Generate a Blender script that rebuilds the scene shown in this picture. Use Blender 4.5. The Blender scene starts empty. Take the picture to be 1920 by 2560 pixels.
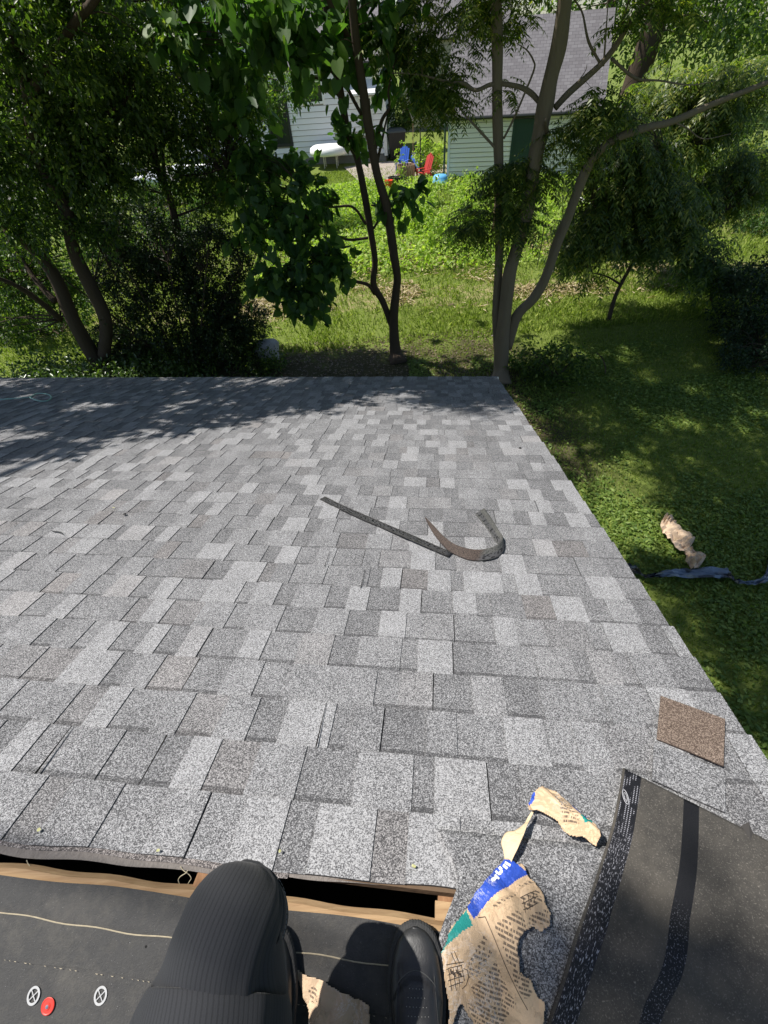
import bpy, math, random
import numpy as np
from mathutils import Matrix, Vector
random.seed(7); rng = np.random.default_rng(11)
rad = math.radians
SC = bpy.context.scene; COL = SC.collection

# ------------------------------------------------------------------ camera, sky, sun, exposure
F = 1115.0; PITCH = rad(46); ROLL = rad(-4.68); H = 5.5
_f = np.array([0, math.cos(PITCH), -math.sin(PITCH)]); _r = np.array([1., 0, 0]); _u = np.cross(_r, _f)
CR = math.cos(ROLL)*_r + math.sin(ROLL)*_u; CU = -math.sin(ROLL)*_r + math.cos(ROLL)*_u; CF = _f
O = np.array([0, 0, H])
cam_d = bpy.data.cameras.new('camera'); cam = bpy.data.objects.new('camera', cam_d); COL.objects.link(cam)
cam_d.sensor_fit = 'VERTICAL'; cam_d.sensor_height = 24; cam_d.lens = 24*F/2560
cam_d.clip_start = 0.02; cam_d.clip_end = 2000
M = Matrix.Identity(4)
for i in range(3):
    M[i][0] = CR[i]; M[i][1] = CU[i]; M[i][2] = -CF[i]; M[i][3] = O[i]
cam.matrix_world = M; SC.camera = cam

SUN_EL = rad(61); SUN_AZ = rad(68)          # azimuth: degrees left of straight ahead
SUN = np.array([-math.sin(SUN_AZ)*math.cos(SUN_EL), math.cos(SUN_AZ)*math.cos(SUN_EL), math.sin(SUN_EL)])
w = bpy.data.worlds.new('World'); SC.world = w; w.use_nodes = True
nt = w.node_tree; bg = nt.nodes['Background']; sky = nt.nodes.new('ShaderNodeTexSky')
sky.sky_type = 'NISHITA'; sky.sun_disc = False; sky.sun_elevation = SUN_EL; sky.sun_rotation = -SUN_AZ
nt.links.new(sky.outputs[0], bg.inputs[0]); bg.inputs[1].default_value = 0.095
sl = bpy.data.lights.new('sun', 'SUN'); sl.energy = 5.0; sl.angle = rad(0.53); sl.color = (1, .955, .89)
so = bpy.data.objects.new('sun', sl); COL.objects.link(so)
so.rotation_euler = Vector(SUN.tolist()).to_track_quat('Z', 'Y').to_euler()
SC.view_settings.view_transform = 'Standard'; SC.view_settings.look = 'None'
SC.view_settings.exposure = 0.5; SC.view_settings.gamma = 1

# ------------------------------------------------------------------ frames of reference
def ray(x, y): return (x-960)/F*CR - (y-1280)/F*CU + CF
def G(x, y, z=0.0):                        # ground position below a sight line
    v = ray(x, y); t = (z-H)/v[2]; return O + t*v
def Q(x, y, Y):                            # where a sight line meets an upright plane at distance Y
    v = ray(x, y); return O + v*(Y/v[1])
def proj(p):
    q = np.asarray(p)-O; z = q@CF; return 960+F*(q@CR)/z, 1280-F*(q@CU)/z
YR = rad(-8.84); SL = rad(18.33)
ru = np.array([math.cos(YR), math.sin(YR), 0]); rh = np.array([-math.sin(YR), math.cos(YR), 0]); UP = np.array([0, 0, 1.])
rv = rh*math.cos(SL) - UP*math.sin(SL); rn = np.cross(ru, rv)
nv = -rh*math.cos(SL) - UP*math.sin(SL); nn = np.cross(nv, ru); nn *= np.sign(nn[2])
foot = O - 1.117*rn
VA = 0.40; APEX = foot + VA*rv
def RF(u, v, h=0.0):                       # far slope: across, down the slope, above the deck
    u = np.asarray(u, float); v = np.asarray(v, float); h = np.asarray(h, float)
    return foot + u[..., None]*ru + v[..., None]*rv + h[..., None]*rn
def RN(u, w_, h=0.0):                      # near slope
    u = np.asarray(u, float); w_ = np.asarray(w_, float); h = np.asarray(h, float)
    return APEX + u[..., None]*ru + w_[..., None]*nv + h[..., None]*nn
def RW(u, s, h=0.0, r=0.05):               # both slopes unfolded, rounded over the ridge; s = v on the far side
    u, s, h = np.broadcast_arrays(np.asarray(u, float), np.asarray(s, float), np.asarray(h, float))
    a = RF(u, s, h); b = RN(u, VA-s, h)
    t = np.clip((s-VA)/(2*r)+.5, 0, 1)[..., None]; t = t*t*(3-2*t)
    return a*t + b*(1-t)
def US(x, y, lift=0.0):                    # sight line -> unfolded roof coordinates
    v = ray(x, y); t = ((foot+lift*rn-O)@rn)/(v@rn); p = O+t*v-foot
    if p@rv > VA: return p@ru, p@rv
    t = ((APEX+lift*nn-O)@nn)/(v@nn); p = O+t*v-APEX
    return p@ru, VA-p@nv

# ------------------------------------------------------------------ object helpers
def tag(o, label=None, cat=None, group=None, kind=None):
    if label: o['label'] = label
    if cat: o['category'] = cat
    if group: o['group'] = group
    if kind: o['kind'] = kind
    return o
def empty(name, loc, label, cat, group=None):
    o = bpy.data.objects.new(name, None); COL.objects.link(o); o.location = Vector([float(c) for c in loc])
    o.empty_display_size = .1
    return tag(o, label, cat, group)
def mesh_arrays(name, V, faces, smooth=False):
    """V (n,3); faces: (m,k) array or list of arrays"""
    me = bpy.data.meshes.new(name)
    V = np.asarray(V, np.float32)
    if isinstance(faces, np.ndarray) and faces.ndim == 2:
        m, k = faces.shape
        me.vertices.add(len(V)); me.vertices.foreach_set('co', V.ravel())
        me.loops.add(m*k); me.loops.foreach_set('vertex_index', faces.astype(np.int32).ravel())
        me.polygons.add(m); me.polygons.foreach_set('loop_start', np.arange(m, dtype=np.int32)*k)
        me.polygons.foreach_set('loop_total', np.full(m, k, np.int32))
        me.update(calc_edges=True)
    else:
        me.from_pydata([tuple(map(float, v)) for v in V], [], [tuple(int(i) for i in f) for f in faces]); me.update()
    if smooth: me.polygons.foreach_set('use_smooth', np.ones(len(me.polygons), bool))
    return me
def obj(name, V, faces, mat, parent=None, smooth=False, **kw):
    V = np.asarray(V, float)
    if parent is not None: V = V - np.array(parent_origin(parent))
    me = mesh_arrays(name, V, faces, smooth); me.materials.append(mat)
    o = bpy.data.objects.new(name, me); COL.objects.link(o)
    if parent is not None: o.parent = parent
    tag(o, **kw); return o
def parent_origin(p):
    l = np.array(p.location)
    while p.parent is not None: p = p.parent; l = l+np.array(p.location)
    return l
class MB:                                   # collects polygons
    def __init__(s): s.V = []; s.Fc = []; s.n = 0
    def add(s, V, Fc):
        V = np.asarray(V, float).reshape(-1, 3); s.V.append(V)
        s.Fc += [tuple(int(i)+s.n for i in f) for f in Fc]; s.n += len(V); return s
    def box(s, c, sx, sy, sz, ax=(1, 0, 0), ay=(0, 1, 0), az=(0, 0, 1), bev=0.0):
        c = np.asarray(c, float); ax, ay, az = [np.asarray(a, float) for a in (ax, ay, az)]
        P = [c+ax*sx/2*i+ay*sy/2*j+az*sz/2*k for i in (-1, 1) for j in (-1, 1) for k in (-1, 1)]
        return s.add(P, [(0, 1, 3, 2), (4, 6, 7, 5), (0, 4, 5, 1), (2, 3, 7, 6), (0, 2, 6, 4), (1, 5, 7, 3)])
    def tube(s, pts, radii, n=8, res=0, flat=1.0, upv=None):
        pts = np.asarray(pts, float); radii = np.broadcast_to(np.asarray(radii, float), (len(pts),))
        if res: pts, radii = smooth_path(pts, radii, res)
        T = np.gradient(pts, axis=0); T /= np.linalg.norm(T, axis=1)[:, None]+1e-9
        a = np.array(upv, float) if upv is not None else (np.array([0, 0, 1.]) if abs(T[0][2]) < .8 else np.array([1., 0, 0]))
        V = []
        for p, t, r in zip(pts, T, radii):
            b = np.cross(t, a); b /= np.linalg.norm(b)+1e-9; a2 = np.cross(b, t); a = a2
            for k in range(n):
                th = 2*math.pi*k/n; rr_ = r*(1+(.07*math.sin(3*th+len(V)*.013)+.05*math.sin(th*2+len(V)*.041+1) if n in (9, 14) else 0)); V.append(p+rr_*(math.cos(th)*b+flat*math.sin(th)*a2))
        Fc = [(i*n+k, i*n+(k+1) % n, (i+1)*n+(k+1) % n, (i+1)*n+k) for i in range(len(pts)-1) for k in range(n)]
        Fc += [tuple(range(n))[::-1], tuple((len(pts)-1)*n+k for k in range(n))]
        return s.add(V, Fc)
    def lathe(s, c, prof, n=16, az=(0, 0, 1)):
        az = np.asarray(az, float); az /= np.linalg.norm(az); ax = np.cross(az, [0, 1, .01]); ax /= np.linalg.norm(ax); ay = np.cross(az, ax)
        V = [np.asarray(c)+az*z+r*(math.cos(2*math.pi*k/n)*ax+math.sin(2*math.pi*k/n)*ay) for r, z in prof for k in range(n)]
        Fc = [(i*n+k, i*n+(k+1) % n, (i+1)*n+(k+1) % n, (i+1)*n+k) for i in range(len(prof)-1) for k in range(n)]
        Fc += [tuple(range(n))[::-1], tuple((len(prof)-1)*n+k for k in range(n))]
        return s.add(V, Fc)
    def build(s, name, mat, parent=None, smooth=False, **kw):
        return obj(name, np.vstack(s.V), s.Fc, mat, parent, smooth, **kw)
def smooth_path(pts, radii, res):
    n = len(pts); P = np.vstack([2*pts[0]-pts[1], pts, 2*pts[-1]-pts[-2]]); Rr = np.r_[radii[0], radii, radii[-1]]
    op, orr = [], []
    for i in range(1, n):
        for j in range(res):
            t = j/res; a, b, c, d_ = P[i-1], P[i], P[i+1], P[i+2]
            op.append(.5*((2*b)+(-a+c)*t+(2*a-5*b+4*c-d_)*t*t+(-a+3*b-3*c+d_)*t**3)); orr.append(Rr[i]*(1-t)+Rr[i+1]*t)
    op.append(pts[-1]); orr.append(radii[-1])
    return np.array(op), np.array(orr)
def inpoly(px, py, poly):
    px = np.asarray(px); py = np.asarray(py); c = np.zeros(px.shape, bool); n = len(poly); j = n-1
    for i in range(n):
        xi, yi = poly[i]; xj, yj = poly[j]
        with np.errstate(divide='ignore', invalid='ignore'):
            c ^= ((yi > py) != (yj > py)) & (px < (xj-xi)*(py-yi)/(yj-yi+1e-12)+xi)
        j = i
    return c
def vnoise(x, y, seed=0):                   # smooth value noise, numpy
    x = np.asarray(x, float); y = np.asarray(y, float); r = np.random.default_rng(seed).random((64, 64))
    xi = np.floor(x).astype(int); yi = np.floor(y).astype(int); fx = x-xi; fy = y-yi
    fx = fx*fx*(3-2*fx); fy = fy*fy*(3-2*fy)
    g = lambda a, b: r[a % 64, b % 64]
    return (g(xi, yi)*(1-fx)+g(xi+1, yi)*fx)*(1-fy)+(g(xi, yi+1)*(1-fx)+g(xi+1, yi+1)*fx)*fy
def face_attr(o, name, vals, typ='FLOAT'):
    a = o.data.attributes.new(name, typ, 'FACE')
    if typ == 'FLOAT': a.data.foreach_set('value', np.asarray(vals, np.float32))
    else: a.data.foreach_set('color', np.asarray(vals, np.float32).ravel())
def set_uv(o, uv_vert):
    l = o.data.uv_layers.new(name='UVMap'); idx = np.zeros(len(o.data.loops), np.int32)
    o.data.loops.foreach_get('vertex_index', idx); l.data.foreach_set('uv', np.asarray(uv_vert, np.float32)[idx].ravel())

# ------------------------------------------------------------------ material helpers
class NT:
    def __init__(s, name, rough=.8, spec=.3, metal=0):
        s.m = bpy.data.materials.new(name); s.m.use_nodes = True; s.t = s.m.node_tree; s.n = s.t.nodes
        s.b = s.n['Principled BSDF']; s.out = s.n['Material Output']
        s.b.inputs['Roughness'].default_value = rough; s.b.inputs['Specular IOR Level'].default_value = spec; s.b.inputs['Metallic'].default_value = metal
    def node(s, typ, **kw):
        nd = s.n.new('ShaderNode'+typ)
        for k, v in kw.items(): setattr(nd, k, v)
        return nd
    def link(s, a, b): s.t.links.new(a, b)
    def put(s, inp, v):
        if hasattr(v, 'is_linked') or hasattr(v, 'links'): s.link(v, inp)
        elif isinstance(v, (tuple, list)) and len(v) == 3 and inp.type == 'RGBA': inp.default_value = (*v, 1)
        else: inp.default_value = v
    def coord(s, kind='Object'): return s.node('TexCoord').outputs[kind]
    def mapping(s, v, scale=(1, 1, 1), rot=(0, 0, 0), loc=(0, 0, 0)):
        m = s.node('Mapping'); s.link(v, m.inputs[0]); m.inputs['Scale'].default_value = scale; m.inputs['Rotation'].default_value = rot; m.inputs['Location'].default_value = loc
        return m.outputs[0]
    def noise(s, v, scale, detail=3, rough=.55, out='Fac', dist=0):
        n = s.node('TexNoise'); s.link(v, n.inputs['Vector']); n.inputs['Scale'].default_value = scale; n.inputs['Detail'].default_value = detail
        n.inputs['Roughness'].default_value = rough; n.inputs['Distortion'].default_value = dist; return n.outputs[out]
    def voro(s, v, scale, out='Color', feature='F1'):
        n = s.node('TexVoronoi', feature=feature); s.link(v, n.inputs['Vector']); n.inputs['Scale'].default_value = scale; return n.outputs[out]
    def math(s, op, a, b=0.0, c=None, clamp=False):
        n = s.node('Math', operation=op, use_clamp=clamp); s.put(n.inputs[0], a); s.put(n.inputs[1], b)
        if c is not None: s.put(n.inputs[2], c)
        return n.outputs[0]
    def mix(s, fac, a, b, mode='MIX'):
        n = s.node('MixRGB', blend_type=mode); s.put(n.inputs[0], fac); s.put(n.inputs[1], a); s.put(n.inputs[2], b); return n.outputs[0]
    def ramp(s, v, stops, interp='LINEAR'):
        n = s.node('ValToRGB'); s.link(v, n.inputs[0]); cr = n.color_ramp; cr.interpolation = interp
        while len(cr.elements) < len(stops): cr.elements.new(.5)
        for e, (p, c) in zip(cr.elements, stops): e.position = p; e.color = (c, c, c, 1) if isinstance(c, (int, float)) else (*c, 1)
        return n.outputs[0]
    def attr(s, name, out='Fac'): n = s.node('Attribute'); n.attribute_name = name; return n.outputs[out]
    def sep(s, v): n = s.node('SeparateXYZ'); s.link(v, n.inputs[0]); return n.outputs
    def bump(s, h, strength=.5, dist=.01):
        n = s.node('Bump'); n.inputs['Strength'].default_value = strength; n.inputs['Distance'].default_value = dist
        s.link(h, n.inputs['Height']); s.link(n.outputs[0], s.b.inputs['Normal'])
    def base(s, c): s.put(s.b.inputs['Base Color'], c); return s
def plain(name, col, rough=.7, spec=.3, metal=0, var=.25, scale=6, bump=0, bscale=40):
    m = NT(name, rough, spec, metal); c = m.coord()
    n = m.noise(c, scale, 5, .6); m.base(m.mix(n, tuple(x*(1-var) for x in col), tuple(min(1, x*(1+var)) for x in col)))
    if bump: m.bump(m.noise(c, bscale, 4), bump, .01)
    return m.m
def granule_mat(name, dark, light, scale=330, tonefrom=True, tint=(1, 1, 1)):
    m = NT(name, .92, .25); c = m.coord()
    cell = m.voro(c, scale); r = m.sep(cell)[0]; fine = m.noise(c, scale*.55, 2, .7)
    tone = m.attr('tone') if tonefrom else m.math('ADD', m.noise(c, 3, 2), 0)
    big = m.noise(c, 7, 3); dirt = m.noise(c, 1.1, 3)
    v = m.math('ADD', m.math('MULTIPLY', r, .62), m.math('MULTIPLY', fine, .5))
    v = m.math('ADD', v, m.math('MULTIPLY', m.math('SUBTRACT', tone, .5), .27))
    v = m.math('ADD', v, m.math('MULTIPLY', m.math('SUBTRACT', big, .5), .22))
    col = m.ramp(v, [(.30, dark), (.52, tuple(d+(l-d)*.28 for d, l in zip(dark, light))), (.68, tuple(d+(l-d)*.6 for d, l in zip(dark, light))), (.86, light)])
    col = m.mix(m.math('MULTIPLY', dirt, .12), col, (.30, .27, .24), 'MULTIPLY') if False else col
    if tint != (1, 1, 1): col = m.mix(1.0, col, tint, 'MULTIPLY')
    warm = m.attr('warm') if tonefrom else None
    if warm is not None: col = m.mix(m.math('MULTIPLY', warm, .5), col, m.mix(1.0, col, (1.0, .88, .80), 'MULTIPLY'))
    m.base(col); m.bump(r, .55, .003); return m.m
def leaf_mat(name, c1, c2, c3=None, trans=.35, rough=.5, spec=.35):
    m = NT(name, rough, spec); g = m.node('NewGeometry'); r = g.outputs['Random Per Island']
    col = m.ramp(r, [(0, c1), (.75, c2), (1, c3 or c2)])
    m.base(col); t = m.node('BsdfTranslucent'); m.link(m.mix(1.0, col, (1.5, 1.75, .55), 'MULTIPLY'), t.inputs[0])
    mx = m.node('MixShader'); mx.inputs[0].default_value = trans
    m.link(m.b.outputs[0], mx.inputs[1]); m.link(t.outputs[0], mx.inputs[2]); m.link(mx.outputs[0], m.out.inputs[0]); return m.m
def bark_mat(name, c1, c2):
    m = NT(name, .9, .15); c = m.coord(); v = m.mapping(c, (9, 9, 1.6))
    n = m.noise(v, 2.5, 6, .65); p = m.noise(c, 1.4, 3)
    m.base(m.mix(p, m.mix(n, c1, c2), m.mix(n, tuple(x*.65 for x in c1), c1))); m.bump(n, .8, .03); return m.m
def siding_mat(name, col, pitch, var=.06):   # colour only: the boards themselves are modelled
    m = NT(name, .6, .3); c = m.coord(); n = m.noise(m.mapping(c, (.6, .6, 5)), 2, 5, .6)
    d = m.noise(c, .8, 4); m.base(m.mix(d, m.mix(n, tuple(x*(1-var*2) for x in col), col), tuple(x*.86 for x in col))); return m.m

m_leafdark = leaf_mat('leaf_dark', (.025, .052, .014), (.09, .15, .03), (.24, .30, .06), .48, .42, .45)
m_thicket = leaf_mat('leaf_thicket_shaded', (.014, .030, .010), (.032, .06, .016), (.08, .11, .03), .28, .42, .4)  # thicket leaves darkened: their backlit shade is put into the colour
m_leafmid = leaf_mat('leaf_mid', (.04, .085, .02), (.075, .14, .03), (.14, .19, .04), .4)
m_leafheart = leaf_mat('leaf_heart', (.035, .085, .025), (.075, .15, .035), (.15, .24, .055), .48, .5, .35)
m_leafpin = leaf_mat('leaf_pinnate', (.035, .07, .02), (.13, .18, .035), (.34, .34, .08), .5, .42, .4)
m_leafglossy = leaf_mat('leaf_glossy', (.04, .08, .022), (.09, .15, .035), (.17, .23, .07), .3, .32, .6)
m_grass = leaf_mat('grass_blades', (.12, .18, .028), (.22, .29, .05), (.36, .40, .10), .35, .6, .2)
m_clover = leaf_mat('clover_leaves', (.08, .14, .025), (.15, .22, .04), (.24, .31, .08), .3, .5, .3)
m_garden = leaf_mat('garden_leaves', (.18, .28, .045), (.32, .42, .08), (.46, .52, .16), .45, .5, .3)
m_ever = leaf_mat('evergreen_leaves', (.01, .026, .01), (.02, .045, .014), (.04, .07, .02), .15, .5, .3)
m_bark = bark_mat('bark_brown', (.10, .075, .055), (.035, .027, .02))
m_barkgrey = bark_mat('bark_greyish', (.24, .195, .14), (.10, .078, .055))

# ------------------------------------------------------------------ ground
def ground_material():
    m = NT('ground_lawn', .95, .1); c = m.coord(); X = m.sep(c)
    n1 = m.noise(c, 1.3, 6, .6); n2 = m.noise(c, 9, 5, .65); n3 = m.noise(c, 60, 3, .6)
    grass = m.mix(n2, (.085, .12, .025), (.22, .26, .06)); grass = m.mix(m.math('MULTIPLY', n3, .5), grass, (.08, .12, .025))
    straw = m.mix(n3, (.20, .15, .08), (.42, .34, .20)); soil = m.mix(n2, (.035, .028, .02), (.085, .065, .045))
    wob = m.math('MULTIPLY', m.math('SUBTRACT', n1, .5), 3.2)
    yy = m.math('ADD', X[1], wob)
    def band(lo, hi, soft):
        a = m.math('DIVIDE', m.math('SUBTRACT', yy, lo), soft, clamp=True); b = m.math('DIVIDE', m.math('SUBTRACT', hi, yy), soft, clamp=True)
        return m.math('MULTIPLY', a, b)
    patch = m.ramp(m.noise(c, 3.2, 5, .7), [(.42, 0), (.62, 1)])
    col = m.mix(m.math('MULTIPLY', band(13.6, 15.6, .5), m.math('MULTIPLY', patch, .85)), grass, straw)
    col = m.mix(m.math('MULTIPLY', band(17.5, 21, .8), m.math('MULTIPLY', patch, .6)), col, straw)
    xb = m.math('DIVIDE', m.math('SUBTRACT', 4.6, X[0]), 1.0, clamp=True)
    col = m.mix(m.math('MULTIPLY', m.math('MULTIPLY', band(5.0, 11.6, .8), xb), .85), col, soil)
    m.base(col); m.bump(n3, .6, .03); return m.m
def ground_z(x, y):
    return .06*(vnoise(x*.35+9, y*.35, 3)-.5)+.03*(vnoise(x*1.3, y*1.3+5, 4)-.5)
xs = np.concatenate([[-700, -200, -60, -30], np.linspace(-20, 30, 126), [45, 80, 250, 700]])
ys = np.concatenate([[-700, -200, -40, -12], np.linspace(-6, 50, 141), [70, 120, 300, 900]])
GX, GY = np.meshgrid(xs, ys); GZ = ground_z(GX, GY)*((abs(GX) < 40) & (GY < 60) & (GY > -13))
nx, ny = len(xs), len(ys); I = np.arange(nx*ny).reshape(ny, nx)
FQ = np.stack([I[:-1, :-1], I[:-1, 1:], I[1:, 1:], I[1:, :-1]], -1).reshape(-1, 4)
obj('ground', np.stack([GX, GY, GZ], -1).reshape(-1, 3), FQ, ground_material(), smooth=True, kind='structure', label='sunlit green lawn with dry straw patches and bare soil', )

def sheet(name, poly, z, mat, **kw):
    V = [(x, y, z) for x, y in poly]; return obj(name, V, [tuple(range(len(V)))], mat, **kw)
m_conc = plain('pale_concrete', (.30, .26, .22), .9, .2, var=.2, scale=3, bump=.3)
pp = [G(915, 474), G(1125, 466), G(1130, 415), G(975, 405), G(860, 420)]
sheet('patio', [(p[0], p[1]) for p in pp], .055, m_conc, kind='structure')
dv = [(-34, 33.0), (-8, 38.5), (-9, 46), (-36, 42)]
sheet('driveway', dv, .055, plain('driveway_asphalt', (.12, .115, .11), .9, .2, var=.3), kind='structure')

# ------------------------------------------------------------------ leaves
def basis(dirn, nrm):
    d_ = dirn/(np.linalg.norm(dirn, axis=1)[:, None]+1e-9); s = np.cross(d_, nrm); s /= np.linalg.norm(s, axis=1)[:, None]+1e-9
    n = np.cross(s, d_); return s, d_, n
T_OVAL = (np.array([[0, 0, 0], [-.24, .32, .07], [-.2, .68, .05], [0, 1, -.06], [.2, .68, .05], [.24, .32, .07]]), np.array([[0, 3, 2, 1], [0, 5, 4, 3]]))
T_KITE = (np.array([[0, 0, 0], [-.3, .45, .05], [0, 1, 0], [.3, .45, .05]]), np.array([[0, 3, 2, 1]]))
T_LANCE = (np.array([[0, 0, 0], [-.14, .35, .03], [0, 1, -.1], [.14, .35, .03]]), np.array([[0, 3, 2, 1]]))
T_HEART = (np.array([[0, 0, 0], [-.26, -.12, .05], [-.46, .12, .09], [-.42, .45, .07], [-.2, .78, .02], [0, 1, -.08], [.2, .78, .02], [.42, .45, .07], [.46, .12, .09], [.26, -.12, .05]]),
           np.array([[0, 5, 4, 3, 2, 1], [0, 9, 8, 7, 6, 5]]))
def leaves(P, D, N, S, tpl):
    s, d_, n = basis(D, N); TV, TF = tpl; k = len(TV)
    V = P[:, None]+S[:, None, None]*(TV[None, :, 0, None]*s[:, None]+TV[None, :, 1, None]*d_[:, None]+TV[None, :, 2, None]*n[:, None])
    Fc = (np.arange(len(P))[:, None, None]*k+TF[None]).reshape(-1, TF.shape[1])
    return V.reshape(-1, 3), Fc
def rdir(n, zs=1.0):
    v = rng.normal(size=(n, 3)); v[:, 2] *= zs; return v/np.linalg.norm(v, axis=1)[:, None]
def spray(C, rad_, n, size, tpl, droop=.5, twigs=5, fl=.6):
    """leaf sprays round clump centres C; n leaves per clump set along short twigs"""
    m = len(C); rad_ = np.broadcast_to(rad_, (m,)); tw = rdir(m*twigs, .8).reshape(m, twigs, 3)
    ti = rng.integers(0, twigs, (m, n)); d_ = np.take_along_axis(tw, ti[..., None].repeat(3, -1), 1)
    t = rng.random((m, n))**.7
    P = C[:, None]+d_*(t*rad_[:, None])[..., None]+rng.normal(size=(m, n, 3))*.11*rad_[:, None, None]
    P[..., 2] -= (t**2)*rad_[:, None]*droop*.5
    D = d_*.7+rng.normal(size=(m, n, 3))*.55; D[..., 2] -= droop
    N = rng.normal(size=(m, n, 3))*fl; N[..., 2] += 1
    S = size*(.6+.7*rng.random((m, n)))
    return leaves(P.reshape(-1, 3), D.reshape(-1, 3), N.reshape(-1, 3), S.ravel(), tpl)
def fronds(B, D, L, pairs=8, leaflet=.085, droop=.55):
    """pinnate leaves: B bases, D directions, L lengths"""
    n = len(B); D = D/np.linalg.norm(D, axis=1)[:, None]; t = np.linspace(.22, 1, pairs)
    side = np.cross(D, UP); side /= np.linalg.norm(side, axis=1)[:, None]+1e-9
    P = B[:, None]+D[:, None]*(L[:, None]*t)[..., None]; P[..., 2] -= droop*L[:, None]*t**2
    tang = np.repeat(D[:, None], pairs, 1).copy(); tang[..., 2] -= 2*droop*t
    out = []
    for sg in (-1, 1):
        d2 = sg*side[:, None]*.85+tang*.45+rng.normal(size=(n, pairs, 3))*.12; d2[..., 2] -= .25
        N = np.cross(np.repeat(side[:, None], pairs, 1), tang)*1.0; N[..., 2] = abs(N[..., 2])+.3; N += rng.normal(size=N.shape)*.2
        S = leaflet*(1.1-.5*abs(t-.45))[None]*(L/np.mean(L))[:, None]*(.8+.4*rng.random((n, pairs)))
        out.append(leaves(P.reshape(-1, 3), d2.reshape(-1, 3), N.reshape(-1, 3), S.ravel(), T_LANCE))
    # the stalk, a thin strip
    tt = np.linspace(0, 1, 5); C = B[:, None]+D[:, None]*(L[:, None]*tt)[..., None]; C[..., 2] -= droop*L[:, None]*tt**2
    w_ = .0035; A = C-side[:, None]*w_; Bq = C+side[:, None]*w_; V = np.stack([A, Bq], 2).reshape(n, 10, 3)
    q = np.array([[2*i, 2*i+1, 2*i+3, 2*i+2] for i in range(4)]); Fq = (np.arange(n)[:, None, None]*10+q[None]).reshape(-1, 4)
    out.append((V.reshape(-1, 3), Fq)); return merge(out)
def merge(L):
    V = []; Fc = []; o = 0
    for v, f in L: V.append(v); Fc.append(f+o); o += len(v)
    return np.vstack(V), np.vstack(Fc)
def ellips(c, r, n, shell=.0):
    d_ = rdir(n); t = (shell+(1-shell)*rng.random(n))**(1/3.); return np.asarray(c)+d_*t[:, None]*np.asarray(r)
def limb_nodes(limbs):
    pts = []
    for P, r in limbs:
        p, _ = smooth_path(np.asarray(P, float), np.asarray(r, float), 8); pts.append(p)
    return np.vstack(pts)
def tree(name, label, cat, limbs, clumps, leafsets, bark, leafm, group=None, twig_r=.012, twigs_max=400, droopfan=0.0, extra=None, nseg=9):
    """limbs: list of (pts, radii); clumps (m,3); leafsets: list of (V,F)"""
    base = np.array(limbs[0][0][0], float); r = empty(name, base, label, cat, group)
    mb = MB()
    for P, rr in limbs: mb.tube(P, rr, nseg, res=6)
    nodes = limb_nodes(limbs); sel = clumps if len(clumps) <= twigs_max else clumps[rng.choice(len(clumps), twigs_max, replace=False)]
    for c in sel:
        d2 = ((nodes-c)**2).sum(1)+ .6*np.maximum(0, nodes[:, 2]-c[2])**2; k = nodes[d2.argmin()]
        L = np.linalg.norm(c-k)
        if L < .1 or L > 3.2: continue
        mid = (k+c)/2+np.array([0, 0, .08*L])+rng.normal(size=3)*.07*L
        rr = twig_r*(.5+min(L, 2)*.6); mb.tube([k, mid, c], [rr, rr*.6, rr*.25], 5, res=3)
    mb.build('trunk', bark, r, smooth=True)
    if leafsets:
        V, Fc = merge(leafsets) if all(f.shape[1] == leafsets[0][1].shape[1] for _, f in leafsets) else leafsets[0]
        obj('crown', V, Fc, leafm, r)
    return r
def qp(pts, Y):                             # limb given by sight lines at distance(s) Y
    Y = np.broadcast_to(np.asarray(Y, float), (len(pts),)); return [Q(x, y, yy) for (x, y), yy in zip(pts, Y)]

# clumps high overhead that throw the dappled shade
def lift(points, z): return np.array([p+SUN*((zz-p[2])/SUN[2]) for p, zz in zip(points, z)])
def roof_shade(n, ulo, uhi, vb, z=(7.2, 9.5)):
    out = []
    while len(out) < n:
        u = random.uniform(ulo, uhi); v = random.uniform(2.4, 6.6)
        if v > vb(u): out.append(RF(u, v))
    return lift(out, rng.uniform(*z, n))
def lawn_shade(n, poly, z=(7.5, 10.5)):
    P = []; xs_ = [p[0] for p in poly]; ys_ = [p[1] for p in poly]
    while len(P) < n:
        x, y = random.uniform(min(xs_), max(xs_)), random.uniform(min(ys_), max(ys_))
        if inpoly(np.array([x]), np.array([y]), poly)[0]: P.append(np.array([x, y, 0.]))
    return lift(P, rng.uniform(*z, n))
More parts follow.
